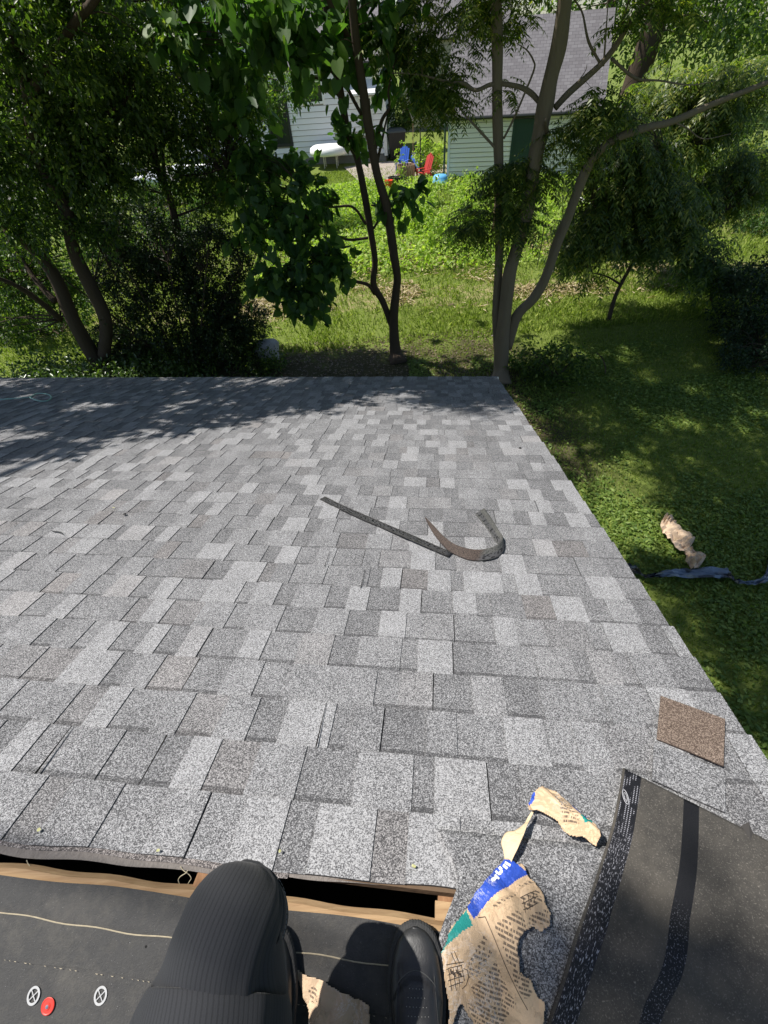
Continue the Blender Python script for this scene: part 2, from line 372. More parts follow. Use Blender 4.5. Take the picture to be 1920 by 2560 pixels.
#@@TREES@@
# --- big leaning tree on the left
Yl = 11.0
def s1(L): return [(x/2.304, y/2.304) for x, y in L]
lim = [([np.array([*G(300, 960)[:2], -.1])]+qp(s1([(560, 2080), (430, 1860), (330, 1620), (235, 1480), (120, 1370), (0, 1265), (-250, 1080), (-500, 700)]), [11, 10.9, 10.8, 10.6, 10.4, 10.2, 9.8, 9.2]), [.30, .20, .16, .13, .115, .10, .085, .07, .05]),
       (qp(s1([(600, 2060), (610, 1850), (520, 1640), (430, 1450), (375, 1200), (300, 1050), (230, 920), (190, 780), (160, 560), (120, 300), (60, -60), (30, -420)]), np.linspace(11, 9.0, 12)), np.linspace(.155, .05, 12)),
       (qp(s1([(350, 1840), (220, 1730), (100, 1650), (-60, 1580)]), [11, 10.6, 10.2, 9.8]), [.07, .06, .045, .03]),
       (qp(s1([(320, 1740), (210, 1620), (130, 1500), (50, 1370), (-30, 1200)]), [10.9, 11.1, 11.3, 11.5, 11.8]), [.075, .065, .05, .04, .03]),
       (qp(s1([(375, 1200), (405, 1120), (412, 1040), (400, 900)]), [10.4, 10.3, 10.2, 10.1]), [.03, .022, .016, .01]),
       (qp(s1([(300, 1050), (420, 820), (560, 690), (720, 590)]), [10.3, 10.2, 10.1, 10]), [.05, .04, .03, .02]),
       (qp(s1([(160, 560), (420, 150), (540, 0), (700, -300), (900, -600)]), [9.4, 9, 8.4, 7.6, 7]), [.07, .055, .045, .035, .02]),
       (qp(s1([(120, 300), (-200, -200), (-300, -700), (-200, -1000)]), [9.2, 8.6, 8, 7.4]), [.06, .05, .035, .02])]
cl = np.vstack([ellips(Q(60, 120, 10), (1.9, 1.5, 1.4), 120), ellips(Q(180, 60, 9.6), (1.6, 1.2, .9), 70), ellips(Q(30, 330, 10.4), (1.4, 1.2, 1.0), 80),
                ellips(Q(180, 330, 10.6), (1.2, 1.1, .8), 40), ellips(Q(0, 470, 10.6), (1.0, 1.0, .45), 26), ellips(Q(230, 210, 10.2), (1.2, 1.1, .8), 50),
                ellips(Q(30, 640, 11.6), (.9, .8, .8), 44), ellips(Q(-20, 780, 11.4), (1.2, .8, .7), 50), ellips(Q(130, 700, 12.2), (.9, .6, .6), 26), ellips(Q(120, 480, 11.6), (.9, .8, .6), 30), ellips(Q(120, 400, 9.9), (1.2, .5, .5), 34), ellips(Q(60, 560, 10), (.9, .4, .3), 16), ellips(Q(230, 560, 10.3), (.5, .3, .3), 10), ellips(Q(250, 430, 10), (.7, .4, .4), 20)])
def vbL(u): return 4.75-.10*(u+1.2)+.30*math.sin(u*2.3) if u < -1.1 else (5.1+.35*(u+1.1)+.1*math.sin(u*9))
vbf = lambda u: float(np.interp(u, [-9, -3.2, -2.9, -2.5, -2.1, -1.8, -1.4, -1.0, -.6, -.3, .0, .05, .2, .8], [2.3, 2.4, 2.65, 3.15, 3.15, 3.6, 3.55, 3.95, 4.7, 4.7, 5.2, 6.2, 6.5, 6.5]))+.12*math.sin(u*7.7)+.18
hi = roof_shade(900, -6.6, .0, vbf, (6.7, 8.3))
_q = np.array([p-SUN*((p[2]-3.2)/SUN[2]) for p in hi]); hi = hi[vnoise(_q[:, 0]*2.1+30, _q[:, 1]*2.1+30, 77) < .66]
over = lift([RW(*US(x, y, .02), .02) for x, y in [(1500, 2410), (1540, 2440), (1580, 2430), (1700, 2560), (1760, 2600), (1840, 2520), (1880, 2480), (1900, 2400), (1400, 2560), (1640, 2620), (1950, 2600), (1560, 2560)]], [11.5+.2*k for k in range(12)])
cl2 = np.vstack([cl, hi])
lim.append(([lim[1][0][-3], lim[1][0][-1]+np.array([0, 0, 2.]), over[3]+np.array([-3, 1.5, -.6]), over[3]+np.array([-.3, 0, 0])], [.08, .07, .04, .012]))
tree('tree', 'big dark leaning tree with several crossing trunks at the left edge beyond the roof', 'tree', lim, cl2,
     [spray(cl, .42, 105, .085, T_OVAL), spray(hi, .30, 110, .095, T_OVAL), spray(over, .16, 26, .08, T_OVAL)], m_bark, m_leafdark, twig_r=.012)

# --- slim tree in the dark thicket
lim = [([np.array([*G(480, 930)[:2], -.1])]+qp(s1([(1115, 1950), (1120, 1700), (1060, 1500), (1020, 1320), (970, 1120), (900, 950), (870, 750), (840, 560), (770, 330), (730, 120), (700, -100), (680, -350)]), np.linspace(12, 11, 12)), [.1, .095, .09, .085, .08, .075, .07, .06, .055, .05, .045, .035, .02]),
       (qp(s1([(960, 1120), (940, 900), (950, 760), (930, 600)]), [11.6, 11.7, 11.8, 11.9]), [.04, .03, .024, .012]),
       (qp(s1([(910, 960), (830, 800), (800, 640), (720, 420), (560, 120), (520, 0)]), [11.6, 11.4, 11.2, 11, 10.8, 10.6]), [.045, .036, .03, .025, .02, .012]),
       (qp(s1([(1020, 1020), (1180, 1000), (1300, 965)]), [11.6, 11.3, 11]), [.03, .02, .01]),
       (qp(s1([(1000, 1250), (1180, 1180), (1300, 1090)]), [11.8, 11.5, 11.3]), [.028, .02, .012]),
       (qp(s1([(700, -100), (500, -500), (420, -900)]), [11, 9.6, 8.6]), [.04, .03, .02])]
cl = np.vstack([ellips(Q(400, 100, 11.3), (1.6, 1.2, 1.3), 90), ellips(Q(330, 260, 11.5), (1.2, 1.0, .8), 50), ellips(Q(520, 250, 11.4), (1.1, .9, .9), 55),
                ellips(Q(480, 400, 11.6), (1.3, .9, .7), 45), ellips(Q(560, 480, 11.4), (.8, .8, .5), 26), ellips(Q(300, 420, 11.8), (1.0, .7, .5), 14)])
tree('tree', 'slim dark tree with a straight forked stem rising out of the thicket', 'tree', lim, cl, [spray(cl, .38, 95, .08, T_OVAL)], m_bark, m_leafdark)

# --- thicket shrub around it
bs = np.array([*G(470, 920)[:2], -.05])
lim = [([bs+np.array([a*.3, 0, 0]), bs+np.array([a*.8, -.1*b, 1.2]), bs+np.array([a*1.6, -.2*b, 2.3+.3*b])], [.03, .022, .01]) for a, b in [(-1.2, 1), (-.8, 0), (-.45, 1), (-.2, 2), (.1, 0), (.35, 1), (.7, 0), (1, 2), (1.3, 0)]]
cl = np.vstack([ellips(Q(440, 620, 11.7), (1.15, .8, .75), 90), ellips(Q(500, 740, 11.4), (1.0, .7, .7), 80), ellips(Q(330, 720, 11.4), (.95, .7, .9), 65), ellips(Q(600, 800, 11.3), (.75, .6, .42), 34), ellips(Q(300, 560, 11.8), (.8, .7, .45), 30),
                ellips(Q(430, 860, 11), (1.3, .6, .5), 60), ellips(Q(590, 640, 11.6), (.45, .5, .7), 22), ellips(Q(560, 850, 10.9), (.9, .5, .35), 50), ellips(Q(300, 860, 11.6), (.8, .5, .5), 40)])
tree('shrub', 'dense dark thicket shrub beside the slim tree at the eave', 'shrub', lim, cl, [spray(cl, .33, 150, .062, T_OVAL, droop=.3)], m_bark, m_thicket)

# --- heart-leaved two-stemmed tree
def s2(L): return [(550+x/2.304, y/2.304) for x, y in L]
b3 = np.array([*G(997, 905)[:2], -.1])
lim = [([b3]+qp(s2([(1008, 2020), (1000, 1850), (1012, 1700), (1022, 1600), (1005, 1480), (962, 1200), (905, 1000), (868, 800), (830, 560), (790, 300), (760, 0), (740, -300), (720, -600)]), np.linspace(10.85, 9.3, 13)), [.23, .15, .112, .088, .085, .09, .083, .08, .078, .072, .068, .06, .05, .03]),
       (qp(s2([(1000, 1900), (940, 1740), (885, 1640), (892, 1500), (862, 1300), (820, 1060), (785, 900), (740, 790), (690, 500), (640, 200), (610, 30), (580, -300)]), np.linspace(10.85, 10.2, 12)), [.085, .075, .072, .07, .068, .065, .06, .062, .058, .052, .045, .03]),
       (qp(s2([(890, 1690), (850, 1640), (760, 1615), (640, 1560), (560, 1500)]), [10.8, 10.6, 10.4, 10.1, 9.9]), [.045, .036, .03, .022, .012]),
       (qp(s2([(862, 1340), (905, 1280), (905, 1200), (870, 1180)]), [10.7, 10.6, 10.6, 10.6]), [.03, .022, .02, .014]),
       (qp(s2([(850, 1370), (740, 1380), (640, 1340), (520, 1260)]), [10.7, 10.5, 10.3, 10.1]), [.03, .026, .02, .012]),
       (qp(s2([(840, 1290), (760, 1190), (620, 1190), (500, 1110)]), [10.6, 10.5, 10.4, 10.3]), [.03, .024, .018, .01]),
       (qp(s2([(668, 430), (590, 330), (550, 230), (470, 300), (300, 300)]), [10.3, 10.2, 10.1, 10, 9.9]), [.045, .035, .028, .02, .012]),
       (qp(s2([(790, 330), (730, 200), (650, 60), (600, -80)]), [10.1, 10, 9.9, 9.8]), [.05, .045, .04, .03]),
       (qp(s2([(690, 560), (600, 470), (500, 440), (420, 470)]), [10.4, 10.2, 10, 9.8]), [.022, .018, .014, .008]),
       (qp(s2([(815, 660), (740, 520), (700, 440)]), [10.2, 10.1, 10.1]), [.03, .03, .028]),
       (qp(s2([(890, 880), (930, 700), (975, 620), (970, 520), (1000, 380)]), [10.4, 10.2, 10.1, 10, 9.9]), [.035, .028, .022, .018, .01]),
       (qp(s2([(900, 960), (935, 800), (960, 680)]), [10.4, 10.3, 10.2]), [.03, .02, .012])]
cl = np.vstack([ellips(Q(740, 480, 10.2), (1.1, .8, .52), 13), ellips(Q(715, 590, 10.0), (.95, .7, .45), 12), ellips(Q(800, 650, 9.9), (.5, .4, .28), 9), ellips(Q(690, 700, 9.9), (.5, .3, .28), 9), ellips(Q(760, 745, 9.8), (.28, .25, .3), 7),
                ellips(Q(600, 30, 9.8), (1.1, .8, .45), 26), ellips(Q(730, 90, 9.6), (.7, .6, .35), 12), ellips(Q(930, 30, 10.2), (.9, .8, .4), 13),
                ellips(Q(980, 130, 10.3), (.6, .5, .4), 5), ellips(Q(860, 330, 10.4), (.35, .4, .12), 3), ellips(Q(660, 420, 10.6), (.6, .5, .3), 12), ellips(Q(1010, 500, 10.3), (.25, .3, .2), 4), ellips(Q(570, 200, 10.4), (.5, .5, .5), 7)])
hi3 = roof_shade(10, -.4, .0, lambda u: 5.2, (7, 8.6)); hi3b = lawn_shade(44, [(-1.2, 8.4), (4.3, 8.6), (4.6, 10.6), (3.9, 13.6), (1.9, 13.2), (1.6, 11.2), (-1.2, 10.9)], (7.4, 9.5))
cl2 = np.vstack([cl, hi3, hi3b])
tree('tree', 'two-stemmed tree with large heart-shaped leaves in front of the lawn, forked low', 'tree', lim, cl2,
     [spray(cl, .42, 24, .185, T_HEART, droop=.8, twigs=4, fl=.5), spray(np.vstack([hi3, hi3b]), .35, 28, .15, T_HEART, droop=.7, twigs=4)], m_bark, m_leafheart, twig_r=.01)

# --- three-stemmed tree of pinnate leaves at the roof corner
def s3(L): return [(1220+x/2.304, y/2.304) for x, y in L]
b4 = np.array([*G(1252, 955)[:2], -.1])
lim = [([b4]+qp(s3([(72, 2120), (82, 1950), (105, 1750), (130, 1560), (190, 1350), (235, 1150), (262, 960), (300, 760), (330, 620), (365, 440), (410, 250), (440, 0), (470, -350), (480, -700)]), np.linspace(9.45, 8.9, 14)), [.25, .175, .145, .135, .125, .115, .12, .115, .118, .125, .11, .105, .10, .08, .05]),
       (qp(s3([(60, 2050), (48, 1800), (62, 1500), (68, 1200), (62, 900), (55, 600), (55, 300), (45, 0), (30, -400)]), np.linspace(9.6, 9.3, 9)), [.09, .085, .082, .08, .08, .08, .08, .078, .05]),
       (qp(s3([(110, 2000), (165, 1820), (260, 1720), (330, 1600), (400, 1400), (470, 1230), (530, 1060), (590, 930), (650, 860), (760, 790), (900, 740), (1060, 700), (1290, 600), (1620, 470), (1900, 350)]), np.linspace(9.5, 8.2, 15)), [.115, .105, .098, .09, .09, .082, .078, .075, .06, .055, .05, .045, .04, .032, .02]),
       (qp(s3([(385, 620), (470, 530), (640, 380), (740, 260), (830, 110), (920, 0), (1010, -120)]), [9.2, 9.1, 9, 8.9, 8.8, 8.7, 8.6]), [.05, .045, .042, .038, .034, .03, .02]),
       (qp(s3([(300, 590), (240, 530), (160, 495), (30, 485), (-70, 520), (-140, 480), (-230, 470), (-400, 430), (-560, 420)]), np.linspace(9.25, 9.6, 9)), [.04, .036, .032, .028, .026, .024, .018, .012, .006]),
       (qp(s3([(68, 880), (-60, 740), (-150, 640), (-190, 560)]), [9.4, 9.5, 9.6, 9.7]), [.022, .018, .012, .007]),
       (qp(s3([(90, 800), (150, 680), (210, 540), (265, 400), (262, 350), (225, 290), (165, 250)]), [9.4, 9.4, 9.3, 9.3, 9.3, 9.3, 9.3]), [.018, .016, .015, .014, .012, .009, .005]),
       (qp(s3([(650, 370), (580, 240), (545, 80), (500, 0)]), [9, 9.1, 9.2, 9.3]), [.02, .017, .012, .01]),
       (qp(s3([(665, 380), (680, 180), (690, 30)]), [9, 8.9, 8.8]), [.014, .01, .006]),
       (qp(s3([(710, 335), (850, 450), (990, 465), (1160, 490), (1300, 470)]), [9, 8.9, 8.8, 8.7, 8.7]), [.022, .018, .012, .008, .004]),
       (qp(s3([(430, 580), (510, 480), (560, 410), (570, 370)]), [9.2, 9.2, 9.2, 9.2]), [.01, .008, .006, .003]),
       (qp(s3([(700, 330), (730, 220), (770, 150)]), [9, 9, 9]), [.012, .008, .004]),
       (qp(s3([(1060, 700), (1150, 740), (1240, 800), (1400, 770)]), [8.8, 8.8, 8.8, 8.8]), [.014, .01, .007, .004]),
       (qp(s3([(340, 760), (335, 720), (330, 690)]), [9.1, 8.95, 8.85]), [.03, .026, .024]),
       (qp(s3([(30, -350), (-300, -500), (-700, -700)]), [9.2, 8.6, 8]), [.05, .035, .02]),
       (qp(s3([(470, -350), (900, -600), (1500, -800)]), [8.9, 8.6, 8.2]), [.06, .045, .03])]
rb = np.vstack([Q(1490, 235, 9) + np.zeros(3), Q(1500, 300, 8.9), Q(1440, 330, 8.9), Q(1550, 250, 8.8), Q(1390, 350, 9.1), Q(1330, 400, 9.2), Q(1290, 420, 9.3), Q(1260, 430, 9.4), Q(1420, 420, 9.1), Q(1450, 380, 9), Q(1280, 480, 9.3), Q(1320, 520, 9.3), Q(1350, 470, 9.2), Q(1260, 540, 9.3), Q(1250, 520, 9.4),
                Q(1200, 540, 9.5), Q(1150, 545, 9.6), Q(1180, 590, 9.6), Q(1200, 520, 9.5), Q(1140, 570, 9.6), Q(1300, 580, 9.3), Q(1470, 280, 9), Q(1520, 330, 8.9), Q(1250, 215, 9.4), Q(1265, 240, 9.4), Q(1230, 480, 9.5)])
rb = np.vstack([rb, np.vstack([ellips(Q(1090, 60, 9.9), (.95, .6, .5), 20), ellips(Q(1080, 180, 9.9), (.55, .5, .45), 13), ellips(Q(1130, 250, 9.9), (.3, .3, .35), 8), ellips(Q(1070, 270, 9.9), (.25, .3, .3), 9),
                ellips(Q(1230, 30, 9.6), (.8, .6, .3), 14), ellips(Q(1470, 310, 8.9), (.38, .35, .3), 16), ellips(Q(1290, 450, 9.3), (.5, .4, .28), 22), ellips(Q(1170, 560, 9.6), (.25, .25, .25), 8), ellips(Q(1620, 30, 8.8), (.7, .5, .25), 9), ellips(Q(1290, 540, 9.3), (.3, .3, .3), 10)])])
def thin(P, sc, th, sd): q = np.array([p-SUN*(p[2]/SUN[2]) for p in P]); return P[vnoise(q[:, 0]*sc+20, q[:, 1]*sc+20, sd) < th]
hi4 = np.vstack([roof_shade(34, .10, .72, lambda u: 4.5+.25*math.sin(u*9), (6.9, 8.4)), thin(lawn_shade(420, [(3.3, 6.4), (3.4, 9.6), (6.0, 11.6), (12, 12.4), (12.5, 7.5), (7.5, 4.6), (4.4, 4.8)], (6.7, 8.8)), 1.0, .76, 41), thin(lawn_shade(230, [(3.9, 4.4), (8, 4.4), (8, -1), (3.9, -1)], (8, 10.5)), 1.1, .66, 47), lawn_shade(110, [(4.4, 4.4), (7, 5.0), (6.4, 2.2), (5.0, 2.0)], (8.5, 11)), lawn_shade(120, [(6.6, 8.6), (6.6, 12.6), (12.0, 12.8), (12, 7)], (8, 10.5))])
_g = hi4-SUN*(hi4[:, 2:3]/SUN[2]); hi4 = hi4[(np.hypot(_g[:, 0]-4.45, _g[:, 1]-4.1) > .55)&(np.hypot(_g[:, 0]-4.4, _g[:, 1]-5.6) > .7)]
def frond_set(C, per, L, pairs=8, leaflet=.085, droop=.5):
    n = len(C)*per; B = np.repeat(C, per, 0)+rng.normal(size=(n, 3))*.05; a = rng.random(n)*2*math.pi
    D = np.stack([np.cos(a), np.sin(a), rng.normal(.15, .25, n)], -1); return fronds(B, D, L*(.7+.6*rng.random(n)), pairs, leaflet, droop)
tree('tree', 'three-stemmed tree with smooth greyish trunks and feathery leaves at the roof corner', 'tree', lim, np.vstack([rb, hi4]),
     [frond_set(rb, 9, .42, 8, .10), frond_set(hi4, 12, .45, 7, .14)], m_barkgrey, m_leafpin, twig_r=.008, nseg=14)

# --- drooping saplings on the right
def sapling(px, py, Y, path, regions, label, per=9, L=.46, leafm=m_leafpin, lf=.135):
    b = np.array([*G(px, py)[:2], -.1]); Y = b[1] if Y is None else Y
    P = [b]+qp(path[0], np.linspace(Y, Y-.3, len(path[0])))
    limbs = [(P, np.linspace(.06, .018, len(P)))]
    for pth in path[1:]: limbs.append((qp(pth, np.linspace(Y-.05, Y-.6, len(pth))), np.linspace(.03, .008, len(pth))))
    C = np.vstack([ellips(Q(x, y, Y+dy), r, n) for x, y, dy, r, n in regions])
    return tree('sapling', label, 'sapling', limbs, C, [frond_set(C, per, L, 6, lf, .75)], m_bark, leafm, twig_r=.008)
sapling(1525, 800, None, [s3([(700, 1820), (735, 1700), (775, 1620), (850, 1480), (905, 1350), (960, 1200), (1010, 1050), (1020, 900)]), s3([(765, 1640), (690, 1595), (600, 1570)]), s3([(850, 1490), (780, 1440), (730, 1420)]), s3([(900, 1350), (800, 1280), (600, 1180)])],
        [(1550, 420, -.3, (.95, .6, .55), 60), (1640, 490, -.3, (.95, .6, .55), 62), (1500, 540, -.3, (.8, .6, .4), 44), (1460, 600, -.3, (.75, .5, .3), 34), (1620, 600, -.4, (.8, .5, .35), 34), (1440, 650, -.2, (.4, .4, .16), 8), (1690, 560, -.2, (.7, .6, .5), 26), (1490, 690, -.1, (.2, .2, .1), 2), (1560, 330, .3, (.7, .6, .35), 18)],
        'drooping sapling with feathery leaves and a slanting dark stem right of the grey trunks')
sapling(1705, 690, None, [s3([(1120, 1580), (1130, 1500), (1160, 1440), (1195, 1370), (1215, 1250), (1180, 1100), (1150, 900)]), s3([(1140, 1460), (1110, 1400), (1080, 1300)]), s3([(1160, 1440), (1220, 1380), (1300, 1250)])],
        [(1690, 330, 0, (1.4, .9, .8), 90), (1790, 250, 0, (1.4, .9, .8), 80), (1800, 480, 0, (1.3, .8, .6), 66), (1720, 560, 0, (.8, .6, .35), 20), (1850, 420, .3, (1.0, .8, .6), 36), (1650, 230, .5, (.8, .7, .6), 26)],
        'bushy sapling with sunlit feathery leaves near the right edge', leafm=m_leafpin)
sapling(1780, 745, 11.5, [s3([(1290, 1700), (1290, 1600), (1300, 1500)])], [(1770, 640, 0, (.5, .4, .35), 20), (1800, 690, 0, (.5, .4, .25), 14)],
        'low dark clump of drooping leaves at the edge of the deep shade', per=9, leafm=m_leafdark)
# --- deep-shade evergreens and shrubs at the right
def bush(name, label, base, regions, leafm, size, tpl, per, clr=.35, stems=5, group=None, cat='shrub', droop=.3):
    base = np.asarray(base, float); cl = np.vstack([ellips(c, r, n, .25) for c, r, n in regions])
    lim = [([base+np.array([random.uniform(-.1, .1), random.uniform(-.1, .1), 0]), base*.5+(base*.5+cl[random.randrange(len(cl))]*1)*.0+(base+cl[random.randrange(len(cl))])/2*.0+base*.5*1.0+np.array([0, 0, .0])], [.02, .02]) for _ in range(0)]
    for _ in range(stems):
        c = cl[random.randrange(len(cl))]; lim.append(([base+rng.normal(size=3)*[.08, .08, 0], base*.55+c*.45+rng.normal(size=3)*.05, c], [.03*clr*2.4, .02*clr*2.4, .008]))
    return tree(name, label, cat, lim, cl, [spray(cl, clr, per, size, tpl, droop=droop)], m_bark, leafm, group=group, nseg=6, twigs_max=60)
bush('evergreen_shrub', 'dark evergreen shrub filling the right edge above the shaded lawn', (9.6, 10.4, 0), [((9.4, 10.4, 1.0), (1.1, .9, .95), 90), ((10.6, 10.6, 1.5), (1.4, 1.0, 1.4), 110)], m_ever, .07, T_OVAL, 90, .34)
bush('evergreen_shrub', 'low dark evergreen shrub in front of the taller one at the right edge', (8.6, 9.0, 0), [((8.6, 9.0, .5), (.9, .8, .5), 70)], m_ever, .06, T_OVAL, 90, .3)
bb = G(1395, 960)
bush('shrub', 'leafy shrub in the shade beside the grey trunks at the roof corner', (bb[0], bb[1], 0), [((bb[0], bb[1]+.25, .38), (.62, .55, .42), 60), ((bb[0]-.5, bb[1]+.6, .3), (.5, .5, .32), 30)], m_leafdark, .075, T_OVAL, 46, .26)
ob = G(770, 800)
bush('shrub', 'small whorled dark plant in front of the sunlit lawn left of the forked tree', (ob[0], ob[1], 0), [((ob[0], ob[1], .42), (.22, .2, .1), 8), ((ob[0]+.1, ob[1], .2), (.25, .2, .15), 8)], m_leafdark, .10, T_LANCE, 24, .16)

# --- hedge bank and trees behind
bush('hedge', 'tall glossy hedge bank behind the drooping sapling at upper right', (19, 24, 0), [((17.5, 23.5, 2.2), (2.8, 1.8, 2.4), 150), ((21.5, 22, 3.0), (2.8, 2.2, 3.4), 190)], m_leafglossy, .17, T_OVAL, 62, .7, cat='hedge')
bush('shrub', 'pale sunlit shrub under the hedge bank near the right edge', (15.2, 18.4, 0), [((15.4, 18.4, .5), (1.4, .9, .55), 60)], m_leafmid, .12, T_OVAL, 44, .4)
# tree with a thick slanting trunk behind the garage
b9 = np.array([16.0, 35.0, 0])
tree('tree', 'thick slanting trunk rising behind the right end of the garage', 'tree',
     [([b9]+qp([(1560, 290), (1590, 200), (1625, 100), (1665, -40), (1700, -200)], [33, 32.8, 32.6, 32.4, 32]), [.75, .62, .58, .54, .46, .3])],
     ellips(Q(1900, -100, 31), (6, 4, 3.2), 120), [spray(ellips(Q(1900, -80, 31), (6, 4, 3.0), 130), 1.1, 60, .26, T_OVAL)], m_bark, m_leafdark, twig_r=.03, twigs_max=40)
def bigtree(x, y, h, r, lab, leafm, per=64, n=130, ls=.34, low=.25):
    b = np.array([x, y, -.1]); c = np.array([x, y, h*.5]); cl = ellips(c, (r, r*.8, h*.46), int(n*1.25), .15)
    lim = [([b, b+[.2, 0, h*.3], b+[-.1, .1, h*.55], b+[.3, 0, h*.8]], [r*.08, r*.065, r*.045, .08])]
    tree('tree', lab, 'tree', lim, cl, [spray(cl, r*.26, per, ls, T_OVAL)], m_bark, leafm, twig_r=.035, twigs_max=40, group='trees behind the neighbouring houses')
for (x, y, h, r, lab, lm) in [(-37, 50, 17, 7, 'dark tree far back at the left behind the parked cars', m_leafmid), (-25, 54, 19, 7.5, 'broad dark tree far back left of the white house gable', m_leafmid),
                              (-13, 60, 20, 7.5, 'dark tree rising behind the white house', m_leafmid), (-2, 62, 20, 7, 'dark tree behind the right half of the white house', m_leafmid),
                              (9.5, 66, 21, 7, 'dark tree behind the beige house', m_leafdark), (19, 47, 19, 6, 'dark tree directly behind the garage ridge', m_leafdark),
                              (30, 44, 18, 7, 'dark tree behind the right end of the hedge bank', m_leafdark), (40, 38, 18, 8, 'dark tree at the far right beyond the hedge bank', m_leafglossy),
                              (-48, 40, 16, 7, 'dark tree at the far left beyond the driveway', m_leafdark)]:
    bigtree(x, y, h, r, lab, lm)
# sunlit garden tree in front of the white house
t10 = G(650, 470)
tree('tree', 'young sunlit tree in front of the white house, left of the small window', 'tree',
     [([np.array([-4.9, 24, 0]), np.array([-4.8, 24, 1.6]), np.array([-5.0, 24, 3.4]), np.array([-5.2, 24.2, 5.0])], [.1, .08, .06, .02])],
     np.vstack([ellips(Q(660, 230, 24), (1.9, 1.2, .9), 60), ellips(Q(560, 270, 24), (1.8, 1.2, 1.0), 50)]),
     [spray(np.vstack([ellips(Q(670, 230, 24), (1.8, 1.2, .8), 60), ellips(Q(560, 280, 24), (1.8, 1.2, 1.0), 50)]), .5, 46, .15, T_OVAL)], m_bark, m_leafmid, twig_r=.02)
bush('shrub', 'rounded clipped green bush at the right corner of the white house', (3.3, 41.2, 0), [((3.35, 41, 2.3), (1.05, .9, 1.0), 80)], m_leafmid, .16, T_OVAL, 46, .32)
bush('shrub', 'pale flowering shrub left of the garage drainpipe', (4.3, 33.4, 0), [((4.35, 33.2, .95), (.85, .6, .8), 60)], m_garden, .13, T_OVAL, 44, .3)
bush('hedge', 'low bright hedge in front of the parked cars', (-12, 30, 0), [((-12.5, 31, .5), (3.4, .6, .55), 110), ((-6.5, 29, .5), (2.8, .6, .5), 70)], m_leafmid, .14, T_OVAL, 46, .4, cat='hedge')

bush('hedge', 'long unclipped hedge closing the yard at the far left behind the leaning tree', (-14, 22, 0), [((-13, 21.5, .9), (3.6, 1.4, 1.1), 130), ((-18, 20, 1.2), (3.4, 1.6, 1.5), 120), ((-9.0, 22.5, .6), (2.2, 1.0, .7), 60)], m_leafmid, .14, T_OVAL, 52, .5, cat='hedge')
bush('shrub', 'sunlit shrub between the leaning trunks at the far left', (-9.6, 14.0, 0), [((-9.6, 14, .8), (1.5, 1.1, .9), 90), ((-11.5, 15, 1.2), (1.4, 1.1, 1.2), 80)], m_leafmid, .10, T_OVAL, 60, .36)
bush('shrub', 'low shrub at the foot of the thicket behind the boulder', (-3.4, 11.0, 0), [((-4.2, 11.2, .5), (1.5, .6, .55), 90), ((-2.9, 10.6, .3), (.7, .4, .3), 30)], m_leafdark, .06, T_OVAL, 80, .3)
# tall garden plants by the garage: one bush per clump
for i, (px, py, h, lab) in enumerate([(930, 470, 1.0, 'leafy plant at the left end of the patio edge'), (960, 500, .9, 'low weedy plant below the orange pot'), (1060, 485, 1.1, 'weedy plant in front of the red chairs'), (1010, 520, 1.0, 'bright weedy plant in front of the slatted planter'), (1150, 560, 1.5, 'tall leafy garden plant at the left end of the garage wall'), (1215, 540, 1.7, 'tall garden plant between the grey trunk and the garage wall'), (1265, 530, 1.6, 'tall pale garden plant in front of the garage wall below the door'),
                                      (1100, 600, 1.2, 'mid-height weedy plant at the near edge of the garden bed'), (1050, 560, 1.3, 'mid-height weedy plant below the blue chairs'), (1180, 480, 1.3, 'garden plant standing against the foot of the garage corner')]):
    p = G(px, py+30); rg = p[1]*.028
    bush('garden_plant', lab, (p[0], p[1], 0), [((p[0], p[1], h*.5), (rg*1.1, rg, h*.5), 34)], m_garden, .13, T_OVAL, 30, .3, cat='garden plant', group='tall plants in the garden bed')

# ------------------------------------------------------------------ grass, clover, groundcover (nobody could count them)
def tufts(n, region, size, tpl, mat, name, label, dens=None, up=1.0, z=0.0):
    P = []
    while sum(len(p) for p in P) < n:
        q = region(n); 
        if dens is not None: q = q[rng.random(len(q)) < dens(q[:, 0], q[:, 1])]
        P.append(q)
    P = np.vstack(P)[:n]; z0 = ground_z(P[:, 0], P[:, 1])+z; P3 = np.c_[P, z0]
    D = rng.normal(size=(n, 3))*.55; D[:, 2] = up*(.5+rng.random(n)); N = rng.normal(size=(n, 3)); N[:, 2] += .3
    S = size*(.5+rng.random(n)); V, Fc = leaves(P3, D, N, S, tpl)
    return obj(name, V, Fc, mat, kind='stuff', label=label)
def rect(x0, x1, y0, y1): return lambda n: np.c_[rng.uniform(x0, x1, n), rng.uniform(y0, y1, n)]
def persp(x0, x1, y0, y1, pw=1.5):
    return lambda n: np.c_[rng.uniform(x0, x1, n), y0+(y1-y0)*rng.random(n)**pw]
T_BLADE = (np.array([[-.09, 0, 0], [-.05, .6, .05], [0, 1, -.1], [.05, .6, .05], [.09, 0, 0]]), np.array([[0, 4, 3, 2, 1]]))
tufts(120000, persp(.9, 11, -.5, 14, 1.2), .055, T_BLADE, m_grass, 'lawn_grass', 'short green grass over the near lawn beside the roof')
tufts(150000, persp(-12, 18, 11.5, 37, 1.15), .12, T_BLADE, m_grass, 'lawn_grass', 'sunlit green grass of the back lawn', dens=lambda x, y: .25+.75*vnoise(x*.8, y*.8, 8))
def cl_region(n):
    return np.c_[rng.uniform(.9, 9.5, n), rng.uniform(1, 10.5, n)]
V_ = None
